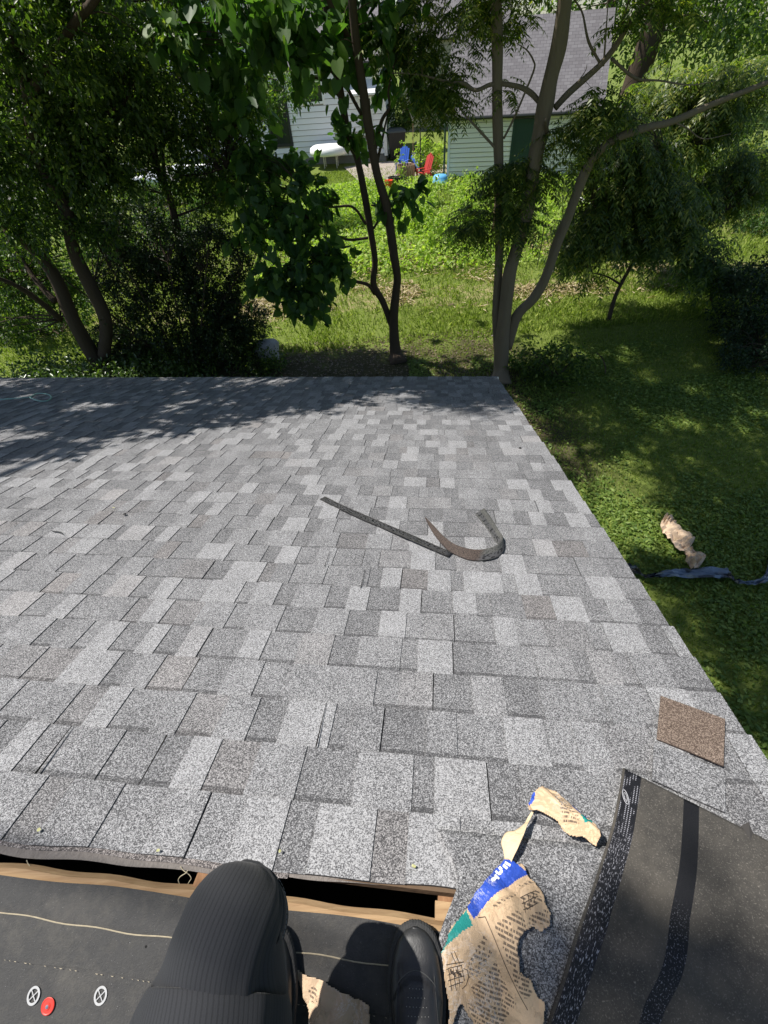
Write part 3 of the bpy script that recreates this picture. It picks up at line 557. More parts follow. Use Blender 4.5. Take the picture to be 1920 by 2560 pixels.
def clover():
    n = 120000; P = cl_region(n); P = P[rng.random(n) < np.clip((vnoise(P[:, 0]*1.1, P[:, 1]*1.1, 21)-.35)*2.6, .05, 1)]
    n = len(P); P3 = np.c_[P, ground_z(P[:, 0], P[:, 1])+.02+.05*rng.random(n)]
    D = rng.normal(size=(n, 3)); D[:, 2] *= .25; N = rng.normal(size=(n, 3))*.45; N[:, 2] += 1
    V, Fc = leaves(P3, D, N, .03+.06*rng.random(n)**2, T_OVAL); obj('ground_cover', V, Fc, m_clover, kind='stuff', label='broad-leaved clover and weeds scattered through the near lawn')
clover()
def bed():
    n = 42000; P = np.c_[rng.uniform(-5, 13, n), rng.uniform(16.5, 31.5, n)]
    k = vnoise(P[:, 0]*.7, P[:, 1]*.5, 5); P = P[(rng.random(n) < k*1.3) & (P[:, 0] > -4+.0*P[:, 1])]; k = vnoise(P[:, 0]*.7, P[:, 1]*.5, 5)
    C = np.c_[P, .08+.5*k*rng.random(len(P))**1.5]; D = rng.normal(size=(len(P), 3)); D[:, 2] = abs(D[:, 2])*.8
    N = rng.normal(size=(len(P), 3))*.5; N[:, 2] += 1; V, Fc = leaves(C, D, N, .09+.12*rng.random(len(P)), T_OVAL)
    obj('garden_plants', V, Fc, m_garden, kind='stuff', label='bright green mat of low plants over the garden bed')
    n = 22000; P = np.c_[rng.uniform(-9, -2.2, n), rng.uniform(6.6, 11.5, n)]; P = P[rng.random(n) < np.clip((-3.6-P[:, 0])*.9, .12, 1)]
    C = np.c_[P, .05+.6*rng.random(len(P))*np.clip((-3.4-P[:, 0])*.5, .15, 1)]; D = rng.normal(size=(len(P), 3)); D[:, 2] -= .3
    N = rng.normal(size=(len(P), 3))*.5; N[:, 2] += 1; V, Fc = leaves(C, D, N, .06+.07*rng.random(len(P)), T_OVAL)
    obj('ivy', V, Fc, m_leafglossy, kind='stuff', label='low ivy-like groundcover below the leaning tree at the left edge')
bed()
def litter():
    n = 9000; P = np.c_[rng.uniform(-3.5, 3.4, n), rng.uniform(7, 12, n)]; P3 = np.c_[P, ground_z(P[:, 0], P[:, 1])+.012+.01*rng.random(n)]
    D = rng.normal(size=(n, 3)); D[:, 2] *= .2; N = rng.normal(size=(n, 3))*.3; N[:, 2] += 1
    V, Fc = leaves(P3, D, N, .03+.05*rng.random(n), T_KITE)
    m = leaf_mat('dead_leaves', (.06, .04, .025), (.14, .10, .06), (.22, .17, .10), .1)
    obj('leaf_litter', V, Fc, m, kind='stuff', label='dead leaves on the bare soil behind the roof edge')
    n = 15000; y = np.where(rng.random(n) < .6, rng.normal(14.8, .55, n), rng.normal(18.5, 1.2, n)); P = np.c_[rng.uniform(-4, 10, n), y]
    P = P[vnoise(P[:, 0]*.9, P[:, 1]*1.2, 31) > .45]; n = len(P); P3 = np.c_[P, ground_z(P[:, 0], P[:, 1])+.03+.06*rng.random(n)]
    D = rng.normal(size=(n, 3)); D[:, 2] *= .2; N = rng.normal(size=(n, 3))*.5; N[:, 2] += 1
    V, Fc = leaves(P3, D, N, .12+.14*rng.random(n), T_BLADE)
    m = leaf_mat('dry_straw', (.26, .20, .11), (.42, .34, .20), (.5, .42, .27), .15); obj('dry_grass', V, Fc, m, kind='stuff', label='strip of dry straw-coloured grass along the back lawn')
litter()

#@@BUILDINGS@@
m_white = siding_mat('white_siding', (.87, .86, .84), .2); m_green = siding_mat('pale_cream_siding', (.95, .90, .74), .2); m_beige = siding_mat('beige_siding', (.55, .50, .38), .2)
m_trim = plain('dark_trim', (.02, .022, .02), .5, .4); m_greentrim = plain('dark_green_paint', (.02, .05, .035), .5, .4, var=.15); m_whitetrim = plain('white_trim', (.75, .75, .72), .5, .4, var=.08)
m_glass = NT('window_glass', .08, .6).base((.02, .028, .025)).m; m_sheath = plain('lap_shade_sheathing', (.30, .28, .25), .9); m_found = plain('foundation_concrete', (.22, .21, .19), .9, .2, bump=.4)  # sheathing toned dark to draw the shade line under each lap
def roofing_mat(name, c1, c2, sc=1.0):
    m = NT(name, .95, .1); uv = m.coord('UV'); br = m.node('TexBrick'); m.link(uv, br.inputs[0]); br.inputs['Scale'].default_value = 1.0
    br.inputs['Brick Width'].default_value = .30*sc; br.inputs['Row Height'].default_value = .165*sc; br.inputs['Mortar Size'].default_value = .012; br.inputs['Mortar Smooth'].default_value = .6
    br.inputs['Color1'].default_value = (*c1, 1); br.inputs['Color2'].default_value = (*c2, 1); br.inputs['Mortar'].default_value = (c1[0]*.35, c1[1]*.35, c1[2]*.35, 1)
    c = m.coord(); n = m.noise(c, 1.5, 5, .6); s = m.noise(c, 90, 2); col = m.mix(m.math('MULTIPLY', n, .35), br.outputs[0], tuple(x*.6 for x in c1))
    m.base(m.mix(m.math('MULTIPLY', s, .4), col, tuple(x*1.3 for x in c2))); m.bump(br.outputs['Fac'], -.6, .02); return m.m
m_garroof = roofing_mat('garage_shingles', (.13, .12, .125), (.20, .19, .195))
def siding(mb_, p0, ax, length, z0, z1, nrm, pitch, holes=(), top=None, shade_gap=.032):
    """lapped boards along ax from p0; holes: (a0,a1,z0,z1)"""
    z = z0
    while z < z1-1e-4:
        zt = min(z+pitch, z1); segs = [(0, length)]
        for a0, a1, h0, h1 in holes:
            if h0 < zt-.01 and h1 > z+.01:
                ns = []
                for s0, s1_ in segs:
                    if a0 > s0: ns.append((s0, min(a0, s1_)))
                    if a1 < s1_: ns.append((max(a1, s0), s1_))
                segs = [s for s in ns if s[1]-s[0] > .01]
        for s0, s1_ in segs:
            if top is not None:                    # gable end: clip to the roof line
                lo, hi = top((z+zt)/2); s0, s1_ = max(s0, lo), min(s1_, hi)
                if s1_-s0 < .02: continue
            A = p0+ax*s0; B = p0+ax*s1_; o1 = nrm*.05; o2 = nrm*.004
            z_ = z+shade_gap  # open strip bares the dark shell, standing in for the lap's shadow
            V = [A+o1+UP*z_, B+o1+UP*z_, B+o2+UP*zt, A+o2+UP*zt, A-nrm*.02+UP*z_, B-nrm*.02+UP*z_, B-nrm*.02+UP*zt, A-nrm*.02+UP*zt]
            mb_.add(V, [(0, 1, 2, 3), (4, 7, 6, 5), (0, 4, 5, 1), (3, 2, 6, 7), (0, 3, 7, 4), (1, 5, 6, 2)])
        z = zt
def quad_uv(o, uvs): set_uv(o, np.array(uvs))
def slab(name, P4, th, mat, parent, uvs):
    P4 = [np.asarray(p, float) for p in P4]; n = np.cross(P4[1]-P4[0], P4[3]-P4[0]); n /= np.linalg.norm(n)
    if n[2] < 0: n = -n
    V = P4+[p-n*th for p in P4]; o = obj(name, V, [(0, 1, 2, 3), (7, 6, 5, 4), (0, 4, 5, 1), (1, 5, 6, 2), (2, 6, 7, 3), (3, 7, 4, 0)], mat, parent)
    quad_uv(o, list(uvs)*2); return o
def building(name, label, cat, p0, yaw, L, D, z0, hw, rise, wallm, roofm, over=.35, pitch=.2, holes=(), gable_holes=(), group=None, front=True):
    """gable building: front wall from p0 along ax (facing the roof we stand on), ridge parallel to it, or across when front=False"""
    ax = np.array([math.cos(yaw), math.sin(yaw), 0]); ay = np.array([-math.sin(yaw), math.cos(yaw), 0]); p0 = np.array([p0[0], p0[1], 0.])
    r = empty(name, (p0[0], p0[1], 0), label, cat, group)
    mb = MB(); siding(mb, p0, ax, L, z0, hw, -ay, pitch, holes)
    if front:                                      # ridge along ax
        gt = lambda z: (0, D) if z <= hw else ((z-hw)/rise*D/2, D-(z-hw)/rise*D/2)
        siding(mb, p0+ax*L, ay, D, z0, hw+rise*.98, ax, pitch, (), gt); siding(mb, p0+ay*D, -ay, D, z0, hw+rise*.98, -ax, pitch, (), gt)
        siding(mb, p0+ay*D+ax*L, -ax, L, z0, hw, ay, pitch)
    else:
        gt = lambda z: (0, L) if z <= hw else ((z-hw)/rise*L/2, L-(z-hw)/rise*L/2)
        siding(mb, p0, ax, L, hw, hw+rise*.98, -ay, pitch, gable_holes, gt)
        siding(mb, p0+ax*L, ay, D, z0, hw, ax, pitch); siding(mb, p0+ay*D, -ay, D, z0, hw, -ax, pitch); siding(mb, p0+ay*D+ax*L, -ax, L, z0, hw, ay, pitch)
    # inner shell closes the building; its dark tone stands for shade between boards
    mb.build('wall', wallm, r)
    MB().box(p0+ax*L/2+ay*D/2+UP*(z0+hw)/2, L-.06, D-.06, hw-z0-.02, ax, ay).build('sheathing', m_sheath, r)
    f = MB(); f.box(p0+ax*L/2+ay*D/2+UP*(z0/2-.05), L-.03, D-.03, z0+.1, ax, ay); f.build('foundation', m_found, r)
    a0 = p0-ax*over; a1 = p0+ax*(L+over); e = rise/(D/2 if front else L/2)
    if front:
        zf = hw-over*e+.05; zr = hw+rise+.06; sl_ = math.hypot(D/2+over, rise+over*e); W = L+2*over
        slab('roof', [a0-ay*over+UP*zf, a1-ay*over+UP*zf, a1+ay*D/2+UP*zr, a0+ay*D/2+UP*zr], .09, roofm, r, [(0, 0), (W, 0), (W, sl_), (0, sl_)])
        slab('roof', [a1+ay*(D+over)+UP*zf, a0+ay*(D+over)+UP*zf, a0+ay*(D/2+.003)+UP*(zr-.002), a1+ay*(D/2+.003)+UP*(zr-.002)], .09, roofm, r, [(0, 0), (W, 0), (W, sl_), (0, sl_)])
        g = MB(); g.tube([a0-ay*(over+.06)+UP*(zf-.07), a1-ay*(over+.06)+UP*(zf-.07)], .075, 8); g.build('gutter', m_trim, r)
    else:
        zf = hw-over*e+.05; zr = hw+rise+.06; b0 = -ay*over; b1 = ay*(D+over); W = D+2*over; sl_ = math.hypot(L/2+over, rise+over*e)
        slab('roof', [p0+b1-ax*over+UP*zf, p0+b0-ax*over+UP*zf, p0+b0+ax*L/2+UP*zr, p0+b1+ax*L/2+UP*zr], .12, roofm, r, [(0, 0), (W, 0), (W, sl_), (0, sl_)])
        slab('roof', [p0+b0+ax*(L+over)+UP*zf, p0+b1+ax*(L+over)+UP*zf, p0+b1+ax*(L/2+.003)+UP*(zr-.002), p0+b0+ax*(L/2+.003)+UP*(zr-.002)], .12, roofm, r, [(0, 0), (W, 0), (W, sl_), (0, sl_)])
    return r, p0, ax, ay
def window(r, p0, ax, ay, a0, a1, z0, z1, frame, pane=m_glass, fw=.09, name='window', mull=True, pname='pane'):
    m = MB(); c = (a0+a1)/2; zc = (z0+z1)/2; n = -ay
    for a, z, sx, sz in [(a0+fw/2, zc, fw, z1-z0), (a1-fw/2, zc, fw, z1-z0), (c, z0+fw/2, a1-a0-2*fw, fw), (c, z1-fw/2, a1-a0-2*fw, fw)]:
        m.box(p0+ax*a+UP*z+n*.02, sx, .09, sz, ax, ay)
    if mull: m.box(p0+ax*c+UP*zc+n*.012, a1-a0-2*fw, .05, .05, ax, ay)
    o = m.build(name, frame, r); g = MB().box(p0+ax*c+UP*zc+n*.0, a1-a0-2*fw+.01, .02, z1-z0-2*fw+.01, ax, ay)
    g.build(pname, pane, o); return o

YG = rad(-15); gl = G(1119, 455)
def gpt(p0, ax, a, z): return proj(p0+ax*a+UP*z)
gax = np.array([math.cos(YG), math.sin(YG), 0])
GLn = 7.3
da0 = 3.3; da1 = 4.65
gr, gp, gax, gay = building('garage', 'pale garage with grey shingle roof and dark green door behind the trunks', 'garage', gl, YG, GLn, 6.6, .25, 3.05, 3.15, m_green, m_garroof, over=.3, pitch=.205, holes=[(da0, da1, .25, 2.6)])
d_ = MB()
for a, z, sx, sz in [(da0+.06, 1.42, .12, 2.34), (da1-.06, 1.42, .12, 2.34), ((da0+da1)/2, 2.53, da1-da0-.24, .12)]: d_.box(gp+gax*a+UP*z-gay*.03, sx, .1, sz, gax, gay)
dd = d_.build('door_frame', m_greentrim, gr)
d2 = MB().box(gp+gax*(da0+da1)/2+UP*1.36-gay*.005, da1-da0-.23, .05, 2.22, gax, gay)
for k in range(5): d2.box(gp+gax*((da0+da1)/2-.42+.21*k)+UP*1.62-gay*.035, .05, .03, .8, gax, gay)
d2.build('door', m_greentrim, gr)
MB().lathe(gp+gax*(da0+.28)+UP*1.1-gay*.03, [(.02, 0), (.03, .03), (.035, .06), (.0, .08)], 8, az=-gay).build('door_handle', plain('brass', (.5, .4, .2), .35, .5, 1), dd)
c_ = MB(); c_.box(gp-gax*.0+UP*1.4-gay*.03, .12, .08, 2.3, gax, gay); c_.box(gp+gax*GLn+UP*1.4-gay*.03, .12, .08, 2.3, gax, gay); c_.box(gp+gax*GLn/2+UP*.33-gay*.035, GLn-.2, .03, .15, gax, gay)
c_.build('corner_board', m_whitetrim, gr)
MB().tube([gp-gax*.22-gay*.38+UP*2.85, gp-gax*.22-gay*.12+UP*2.65, gp-gax*.22-gay*.1+UP*1.2, gp-gax*.22-gay*.1+UP*.3, gp-gax*.22-gay*.3+UP*.15], .055, 8).build('drainpipe', m_greentrim, gr)
l0 = gp+gax*(GLn+.04)+gay*.4
lt = MB(); siding(lt, l0, gax, 2.1, .2, 2.0, -gay, .205); siding(lt, l0+gax*2.1, gay, 4, .2, 2.0, gax, .205); lt.build('lean_to_wall', m_green, gr)
slab('lean_to_roof', [l0-gay*.3+gax*2.4+UP*1.95, l0+gay*4.3+gax*2.4+UP*1.95, l0+gay*4.3+UP*2.75, l0-gay*.3+UP*2.75], .1, m_garroof, gr, [(0, 0), (4.6, 0), (4.6, 2.5), (0, 2.5)])
MB().tube([l0-gay*.33+gax*2.42+UP*1.9, l0-gay*.33+UP*2.68], .06, 6).build('lean_to_fascia', m_greentrim, gr)

# white house: front wing with the small window, taller gable behind it
YW = rad(-9); hc = G(966, 402); wax = np.array([math.cos(YW), math.sin(YW), 0]); way = np.array([-math.sin(YW), math.cos(YW), 0])
HL = 13.0; hp0 = hc-wax*HL
wr, wp, wax, way = building('house', 'white clapboard house with small dark window behind the heart-leaved tree', 'house', hp0, YW, HL, 8, .4, 5.2, 2.4, m_white, m_garroof, over=.35, pitch=.30,
                            holes=[(5.0, 6.4, 1.2, 4.2), (7.55, 8.95, 3.3, 4.6), (11.35, 12.1, 1.5, 3.35)])
window(wr, wp, wax, way, 4.9, 6.5, 1.1, 4.3, m_trim, fw=.16)
window(wr, wp, wax, way, 7.45, 9.05, 3.2, 4.7, m_whitetrim, fw=.12, mull=False)
window(wr, wp, wax, way, 11.3, 12.2, 1.45, 3.4, m_whitetrim, fw=.1)
MB().box(wp+wax*HL+UP*2.7-way*.0, .22, .22, 4.8, wax, way).build('corner_board', m_whitetrim, wr)
aw = MB(); aw.add([wp+wax*10.9+UP*4.2-way*.03, wp+wax*12.6+UP*4.2-way*.03, wp+wax*12.7+UP*3.6-way*.9, wp+wax*10.8+UP*3.6-way*.9, wp+wax*10.9+UP*4.12-way*.03, wp+wax*12.6+UP*4.12-way*.03, wp+wax*12.7+UP*3.52-way*.9, wp+wax*10.8+UP*3.52-way*.9],
       [(0, 1, 2, 3), (7, 6, 5, 4), (0, 4, 5, 1), (1, 5, 6, 2), (2, 6, 7, 3), (3, 7, 4, 0)]); aw.build('awning', m_whitetrim, wr)
p2 = wp-wax*2.0+way*1.0
building('house', 'taller white gabled house rising at the left behind the white house with the small window', 'house', p2, YW, 8.4, 9, .4, 6.2, 4.0, m_white, m_garroof, over=.4, pitch=.30, front=False)
# beige house further back
bq = G(1003, 262, 0); 
building('house', 'beige clapboard house far back between the white house and the garage', 'house', (4.6, 54.0), rad(-6), 9, 8, .3, 6.0, 2.6, m_beige, m_garroof, over=.3, pitch=.3)

#@@YARD OBJECTS@@
m_carw = NT('silver_car_paint', .25, .6).base((.62, .64, .68)).m; m_carb = NT('black_car_paint', .2, .6).base((.015, .017, .02)).m; m_tyre = plain('rubber', (.02, .02, .02), .85, .2); m_rim = plain('alloy', (.5, .5, .5), .3, .5, .9)
m_red = NT('red_lens', .2, .6).base((.5, .02, .015)).m; m_cglass = NT('car_glass', .05, .8).base((.02, .022, .025)).m; m_lamp = NT('lamp_lens', .1, .8).base((.7, .7, .7)).m
def car(label, loc, yaw, body, kind='sedan'):
    c, s = math.cos(yaw), math.sin(yaw); ax = np.array([c, s, 0]); ay = np.array([-s, c, 0]); L0 = np.array(loc, float)
    r = empty('parked_car', L0, label, 'car', 'cars parked on the driveway')
    hgt = 1.0 if kind == 'sedan' else 1.25
    def loft(rings, name, mat, par=r):
        V = []; n = 12
        for x, hw_, zb, zt, in rings:
            for k in range(n):
                a = 2*math.pi*(k+.5)/n; cx, cz = math.cos(a), math.sin(a)
                yy = hw_*np.sign(cx)*abs(cx)**.45; zz = (zb+zt)/2+(zt-zb)/2*np.sign(cz)*abs(cz)**.45; V.append(L0+ax*x+ay*yy+UP*zz)
        m = len(rings); Fc = [(i*n+k, i*n+(k+1) % n, (i+1)*n+(k+1) % n, (i+1)*n+k) for i in range(m-1) for k in range(n)]+[tuple(range(n))[::-1], tuple((m-1)*n+k for k in range(n))]
        return MB().add(V, Fc).build(name, mat, par, smooth=True)
    bd = loft([(-2.3, .7, .42, .72), (-2.2, .85, .3, .88), (-1.6, .92, .22, .96*hgt), (0, .93, .22, .98*hgt), (1.2, .92, .22, .95*hgt), (2.0, .86, .26, .80*hgt), (2.3, .68, .4, .66)], 'body', body)
    roofz = 1.46 if kind == 'sedan' else 1.85
    loft([(-1.9, .66, .85, .95*hgt), (-1.2, .74, .85, roofz-.08), (-.3, .76, .85, roofz), (.3, .74, .85, roofz-.04), (1.2, .66, .8, .95*hgt)], 'cabin', m_cglass)
    loft([(-1.15, .60, roofz-.05, roofz), (-.3, .68, roofz-.02, roofz+.04), (.35, .6, roofz-.06, roofz-.01)], 'roof', body)
    for sx in (-1.42, 1.42):
        for sy in (-1, 1):
            wh = MB().lathe(L0+ax*sx+ay*(sy*.78)+UP*.33, [(.2, -.11), (.33, -.10), (.34, 0), (.33, .10), (.2, .11)], 18, az=ay).build('wheel', m_tyre, r, smooth=True)
            MB().lathe(L0+ax*sx+ay*(sy*.86)+UP*.33, [(.2, -.02), (.19, .03), (.05, .05)], 12, az=ay*sy).build('rim', m_rim, wh)
    for sy in (-1, 1):
        MB().box(L0-ax*2.2+ay*sy*.68+UP*.76*hgt, .16, .26, .16, ax, ay).build('tail_light', m_red, r)
        MB().box(L0+ax*2.14+ay*sy*.66+UP*.62, .2, .28, .14, ax, ay).build('headlight', m_lamp, r)
    return r
cp = G(285, 505); car('silver parked car half hidden behind the dark foliage at left', (cp[0]+.6, cp[1]+2.2, .055), rad(-6), m_carw)
cp = G(120, 480); car('black parked vehicle behind the leaning trunk at the far left', (cp[0]-.6, cp[1]+3.6, .055), rad(-8), m_carb, 'suv')
cp = G(500, 470); car('pale grey parked car behind the slim tree', (cp[0]+.2, cp[1]+2.6, .055), rad(-10), m_carw)

def along(px, py): p = G(px, py); return np.array([p[0], p[1], .0])
m_blue = plain('blue_plastic', (.03, .10, .45), .35, .5, var=.15); m_lblue = plain('light_blue_plastic', (.12, .40, .70), .4, .5, var=.15); m_redp = plain('red_paint', (.40, .035, .03), .5, .4); m_orange = plain('orange_plastic', (.75, .10, .03), .45, .4)
m_black = plain('black_plastic', (.02, .02, .02), .5, .4); m_steel = plain('galvanised_wire', (.45, .45, .42), .4, .5, .6); m_wood = plain('weathered_wood', (.30, .20, .13), .8, .2, bump=.4)
# blue motor scooter seen from behind
sp = along(1046, 436); sc = empty('motor_scooter', sp, 'blue motor scooter standing on the patio by the house corner', 'scooter')
a_ = np.array([.35, -.94, 0]); b_ = np.array([.94, .35, 0])
for q, nm in ((a_*.62, 'wheel'), (-a_*.62, 'wheel')):
    wv = MB().lathe(sp+q+UP*.33, [(.2, -.06), (.32, -.05), (.33, 0), (.32, .05), (.2, .06)], 18, az=b_).build(nm, m_tyre, sc, smooth=True)
    MB().lathe(sp+q+UP*.33, [(.19, -.03), (.19, .03)], 14, az=b_).build('rim', m_rim, wv)
MB().tube([sp+a_*.5+UP*.75, sp+a_*.45+UP*1.0, sp+a_*.38+UP*1.35], [.12, .22, .12], 10, res=4, flat=.5).build('leg_shield', m_blue, sc, smooth=True)
MB().tube([sp+a_*.72+UP*.6, sp+a_*.6+UP*.72, sp+a_*.4+UP*.66], [.1, .14, .08], 10, res=3).build('mudguard', m_blue, sc, smooth=True)
MB().tube([sp-a_*.8+UP*.75, sp-a_*.4+UP*.72, sp+UP*.45, sp+a_*.4+UP*.42], [.12, .2, .16, .14], 10, res=4).build('body', m_blue, sc, smooth=True)
MB().tube([sp-a_*.8+UP*.95, sp-a_*.4+UP*.95, sp-a_*.02+UP*.88], [.1, .16, .12], 10, res=4, flat=.5).build('seat', m_black, sc, smooth=True)
MB().tube([sp+a_*.36+b_*.35+UP*1.42, sp+a_*.38+UP*1.36, sp+a_*.36-b_*.35+UP*1.42], .03, 8, res=3).build('handlebar', m_black, sc)
for k in (-1, 1): MB().tube([sp+a_*.36+b_*.28*k+UP*1.42, sp+a_*.36+b_*.36*k+UP*1.62], [.012, .07], 8).build('mirror', m_black, sc)
# blue folding chair
def chair_simple(name, label, cat, p, yaw, mat, group=None, s=1.0):
    c, n = math.cos(yaw), math.sin(yaw); ax = np.array([c, n, 0]); ay = np.array([-n, c, 0]); r = empty(name, p, label, cat, group)
    for i, k in enumerate((-.27, -.135, 0, .135, .27)):
        MB().box(p+s*(ax*k-ay*.34+UP*(.86-abs(k)*.3)), .115*s, .03*s, (.95-abs(k)*.5)*s, ax, ay*.93+UP*.0, np.cross(ax, ay)*.93-ay*.36).build('back_slat', mat, r)
    st = MB()
    for k in range(5): st.box(p+s*(ay*(-.2+.12*k)+UP*(.36+.02*k)), .56*s, .1*s, .025*s, ax, ay)
    st.build('seat', mat, r)
    for k in (-1, 1):
        MB().box(p+s*(ax*.33*k+ay*.02+UP*.58), .12*s, .72*s, .025*s, ax, ay).build('armrest', mat, r)
        MB().box(p+s*(ax*.31*k+ay*.3+UP*.29), .04*s, .1*s, .58*s, ax, ay).build('leg', mat, r)
        MB().box(p+s*(ax*.31*k-ay*.28+UP*.2), .04*s, .1*s, .4*s, ax, ay).build('leg', mat, r)
    return r
chair_simple('garden_chair', 'red slatted garden chair on the patio, further from us, beside the pale shrub', 'chair', along(1083, 424), rad(70), m_redp, 'red garden chairs', .95)
chair_simple('garden_chair', 'red slatted garden chair nearer the garden bed, left of the light blue tub', 'chair', along(1060, 452), rad(120), m_redp, 'red garden chairs', .95)
chair_simple('garden_chair', 'blue garden chair left of the motor scooter', 'chair', along(1006, 428), rad(150), m_blue, None, .95)
# leaf rake standing upright, tines up
rp = along(1033, 405); rk = empty('leaf_rake', rp, 'leaf rake standing upright with its wire tines spread at the top', 'rake')
MB().tube([rp+UP*.1, rp+UP*2.1], .022, 6).build('handle', m_wood, rk)
tn = MB()
for k in range(11):
    a = (k-5)/5.0; tn.tube([rp+UP*2.1, rp+np.array([a*.28, 0, 2.75]), rp+np.array([a*.42, -.02, 3.35]), rp+np.array([a*.44, -.12, 3.42])], .013, 4)
tn.tube([rp+np.array([-.3, 0, 2.78]), rp+np.array([.3, 0, 2.78])], .012, 4); tn.build('tines', m_steel, rk)
# wheeled bin
bp = along(992, 398); bn = empty('wheeled_bin', bp, 'dark wheeled rubbish bin below the clipped bush at the house corner', 'bin')
MB().add([bp+np.array([x, y, z]) for z, s in ((.12, .42), (1.5, .6)) for x, y in ((-s, -s), (s, -s), (s, s), (-s, s))], [(0, 1, 5, 4), (1, 2, 6, 5), (2, 3, 7, 6), (3, 0, 4, 7), (3, 2, 1, 0), (4, 5, 6, 7)]).build('body', m_black, bn)
MB().add([bp+np.array([x, y, z]) for z, s in ((1.503, .66), (1.58, .64), (1.7, .4)) for x, y in ((-s, -s), (s, -s), (s, s), (-s, s))], [(0, 1, 5, 4), (1, 2, 6, 5), (2, 3, 7, 6), (3, 0, 4, 7), (4, 5, 9, 8), (5, 6, 10, 9), (6, 7, 11, 10), (7, 4, 8, 11), (8, 9, 10, 11), (3, 2, 1, 0)]).build('lid', plain('bin_lid', (.07, .08, .075), .5, .4), bn)
for k in (-1, 1): MB().lathe(bp+np.array([k*.5, .42, .14]), [(.13, -.04), (.14, 0), (.13, .04)], 12, az=(1, 0, 0)).build('wheel', m_tyre, bn)
# planters
def pot(name, label, px, py, r0, h, mat, group=None, plant=None):
    p = along(px, py); e = empty(name, p, label, 'plant pot', group)
    MB().lathe(p, [(r0*.7, 0), (r0, h*.9), (r0*1.1, h*.9), (r0*1.1, h), (r0*.9, h), (r0*.85, h*.86)], 16).build('pot', mat, e, smooth=False)
    if plant:
        c = ellips(p+UP*(h+plant*.6), (r0*.9, r0*.9, plant*.6), 10); V, Fc = spray(c, .2, 14, .14, T_OVAL); obj('foliage', V, Fc, m_garden, e)
pot('plant_pot', 'orange plant pot at the lower left of the patio', 972, 478, .22, .5, m_orange, 'pots along the patio edge')
pot('plant_pot', 'black plant pot between the orange pot and its larger twin', 983, 466, .27, .45, m_black, 'pots along the patio edge')
pot('plant_pot', 'black plant pot holding a tall leafy plant, right of the orange pot', 1003, 468, .3, .5, m_black, 'pots along the patio edge', 1.3)
bp = along(1015, 455); bl = empty('slatted_planter', bp, 'round slatted wooden planter in front of the motor scooter', 'planter')
ms = MB()
for k in range(20):
    a = 2*math.pi*k/20; ms.box(bp+np.array([.5*math.cos(a), .5*math.sin(a), .42]), .13, .03, .8, (-math.sin(a), math.cos(a), 0), (math.cos(a), math.sin(a), 0))
ms.build('slats', m_wood, bl); MB().lathe(bp, [(.46, .02), (.46, .7), (.1, .72)], 18).build('soil', plain('soil', (.06, .04, .03), .95), bl)
tp = along(1100, 462); tb = empty('plastic_tub', tp, 'light blue plastic tub upside down beside the garage corner', 'tub')
MB().lathe(tp, [(.5, 0), (.52, .05), (.45, .08), (.4, .36), (.32, .46), (.1, .48)], 20).build('shell', m_lblue, tb, smooth=True)
tv = along(830, 412); cv = empty('covered_table', tv, 'white cloth-covered round table against the white house wall', 'table')
MB().lathe(tv+np.array([0, -1.0, 0]), [(1.32, .75), (1.36, .9), (1.3, 1.12), (1.1, 1.22), (.1, 1.26)], 24).build('cover', m_whitetrim, cv, smooth=True)
for k in range(4): MB().tube([tv+np.array([.6*math.cos(k*1.57+.7), -1+.6*math.sin(k*1.57+.7), 0]), tv+np.array([.6*math.cos(k*1.57+.7), -1+.6*math.sin(k*1.57+.7), .95])], .04, 6).build('leg', m_steel, cv)
# garden stakes, wire fence posts
def stake(label, px, py, h, mat, r=.02, group='thin stakes in the garden', name='garden_stake', cat='stake'):
    p = along(px, py); o = MB().tube([p-UP*.1, p+UP*h*.5+np.array([.02, 0, 0]), p+UP*h], r, 6).build(name, mat); tag(o, label, cat, group)
stake('dark slim pole in front of the patio between rake and red chairs', 1050, 445, 2.9, m_trim, .035)
stake('thin garden stake left of the grey trunks', 1222, 655, 1.4, m_trim, .014); stake('thin dark stake right of the slanting grey trunk', 1342, 668, 1.25, m_trim, .016)
stake('thin stake beside the white pipe in the garden', 1486, 530, 1.3, m_trim, .016)
stake('pale wooden post left of the grey trunks at the edge of the garden bed', 1230, 590, 1.3, m_wood, .05); stake('short pale wooden stump stake left of the forked tree', 812, 715, .55, m_wood, .06)
q0 = along(1440, 500); q1 = along(1492, 532); o = MB().tube([q0+UP*.1, q1+UP*.1], .09, 10).build('drain_pipe', plain('white_pvc', (.6, .6, .56), .5, .4)); tag(o, 'white drain pipe lying in the grass beyond the slanting trunk', 'pipe')
# boulder
rk_ = along(672, 905); rr = rdir(400); 
def rock(name, label, p, s, mat, seed=3):
    import bmesh
    bm = bmesh.new(); bmesh.ops.create_icosphere(bm, subdivisions=3, radius=1); r5 = np.random.default_rng(seed); planes = [(v/np.linalg.norm(v), .62+.25*r5.random()) for v in r5.normal(size=(14, 3))]
    for v in bm.verts:
        q = np.array(v.co)
        for n_, d0 in planes:
            k = q@n_-d0
            if k > 0: q = q-n_*k
        q = q*(1+.05*(vnoise(q[0]*5+9, q[1]*5+q[2]*3+9, 2)-.5)); v.co = Vector((q*np.array(s)).tolist())
    me = bpy.data.meshes.new(name); bm.to_mesh(me); bm.free(); me.materials.append(mat); o = bpy.data.objects.new(name, me); COL.objects.link(o); o.location = Vector(np.array(p).tolist()); tag(o, label, 'boulder')
rock('boulder', 'pale grey angular boulder on the soil just behind the roof edge', rk_+UP*.33, (.46, .34, .36), plain('pale_rock', (.38, .37, .39), .8, .3, var=.35, scale=4, bump=.8, bscale=12))
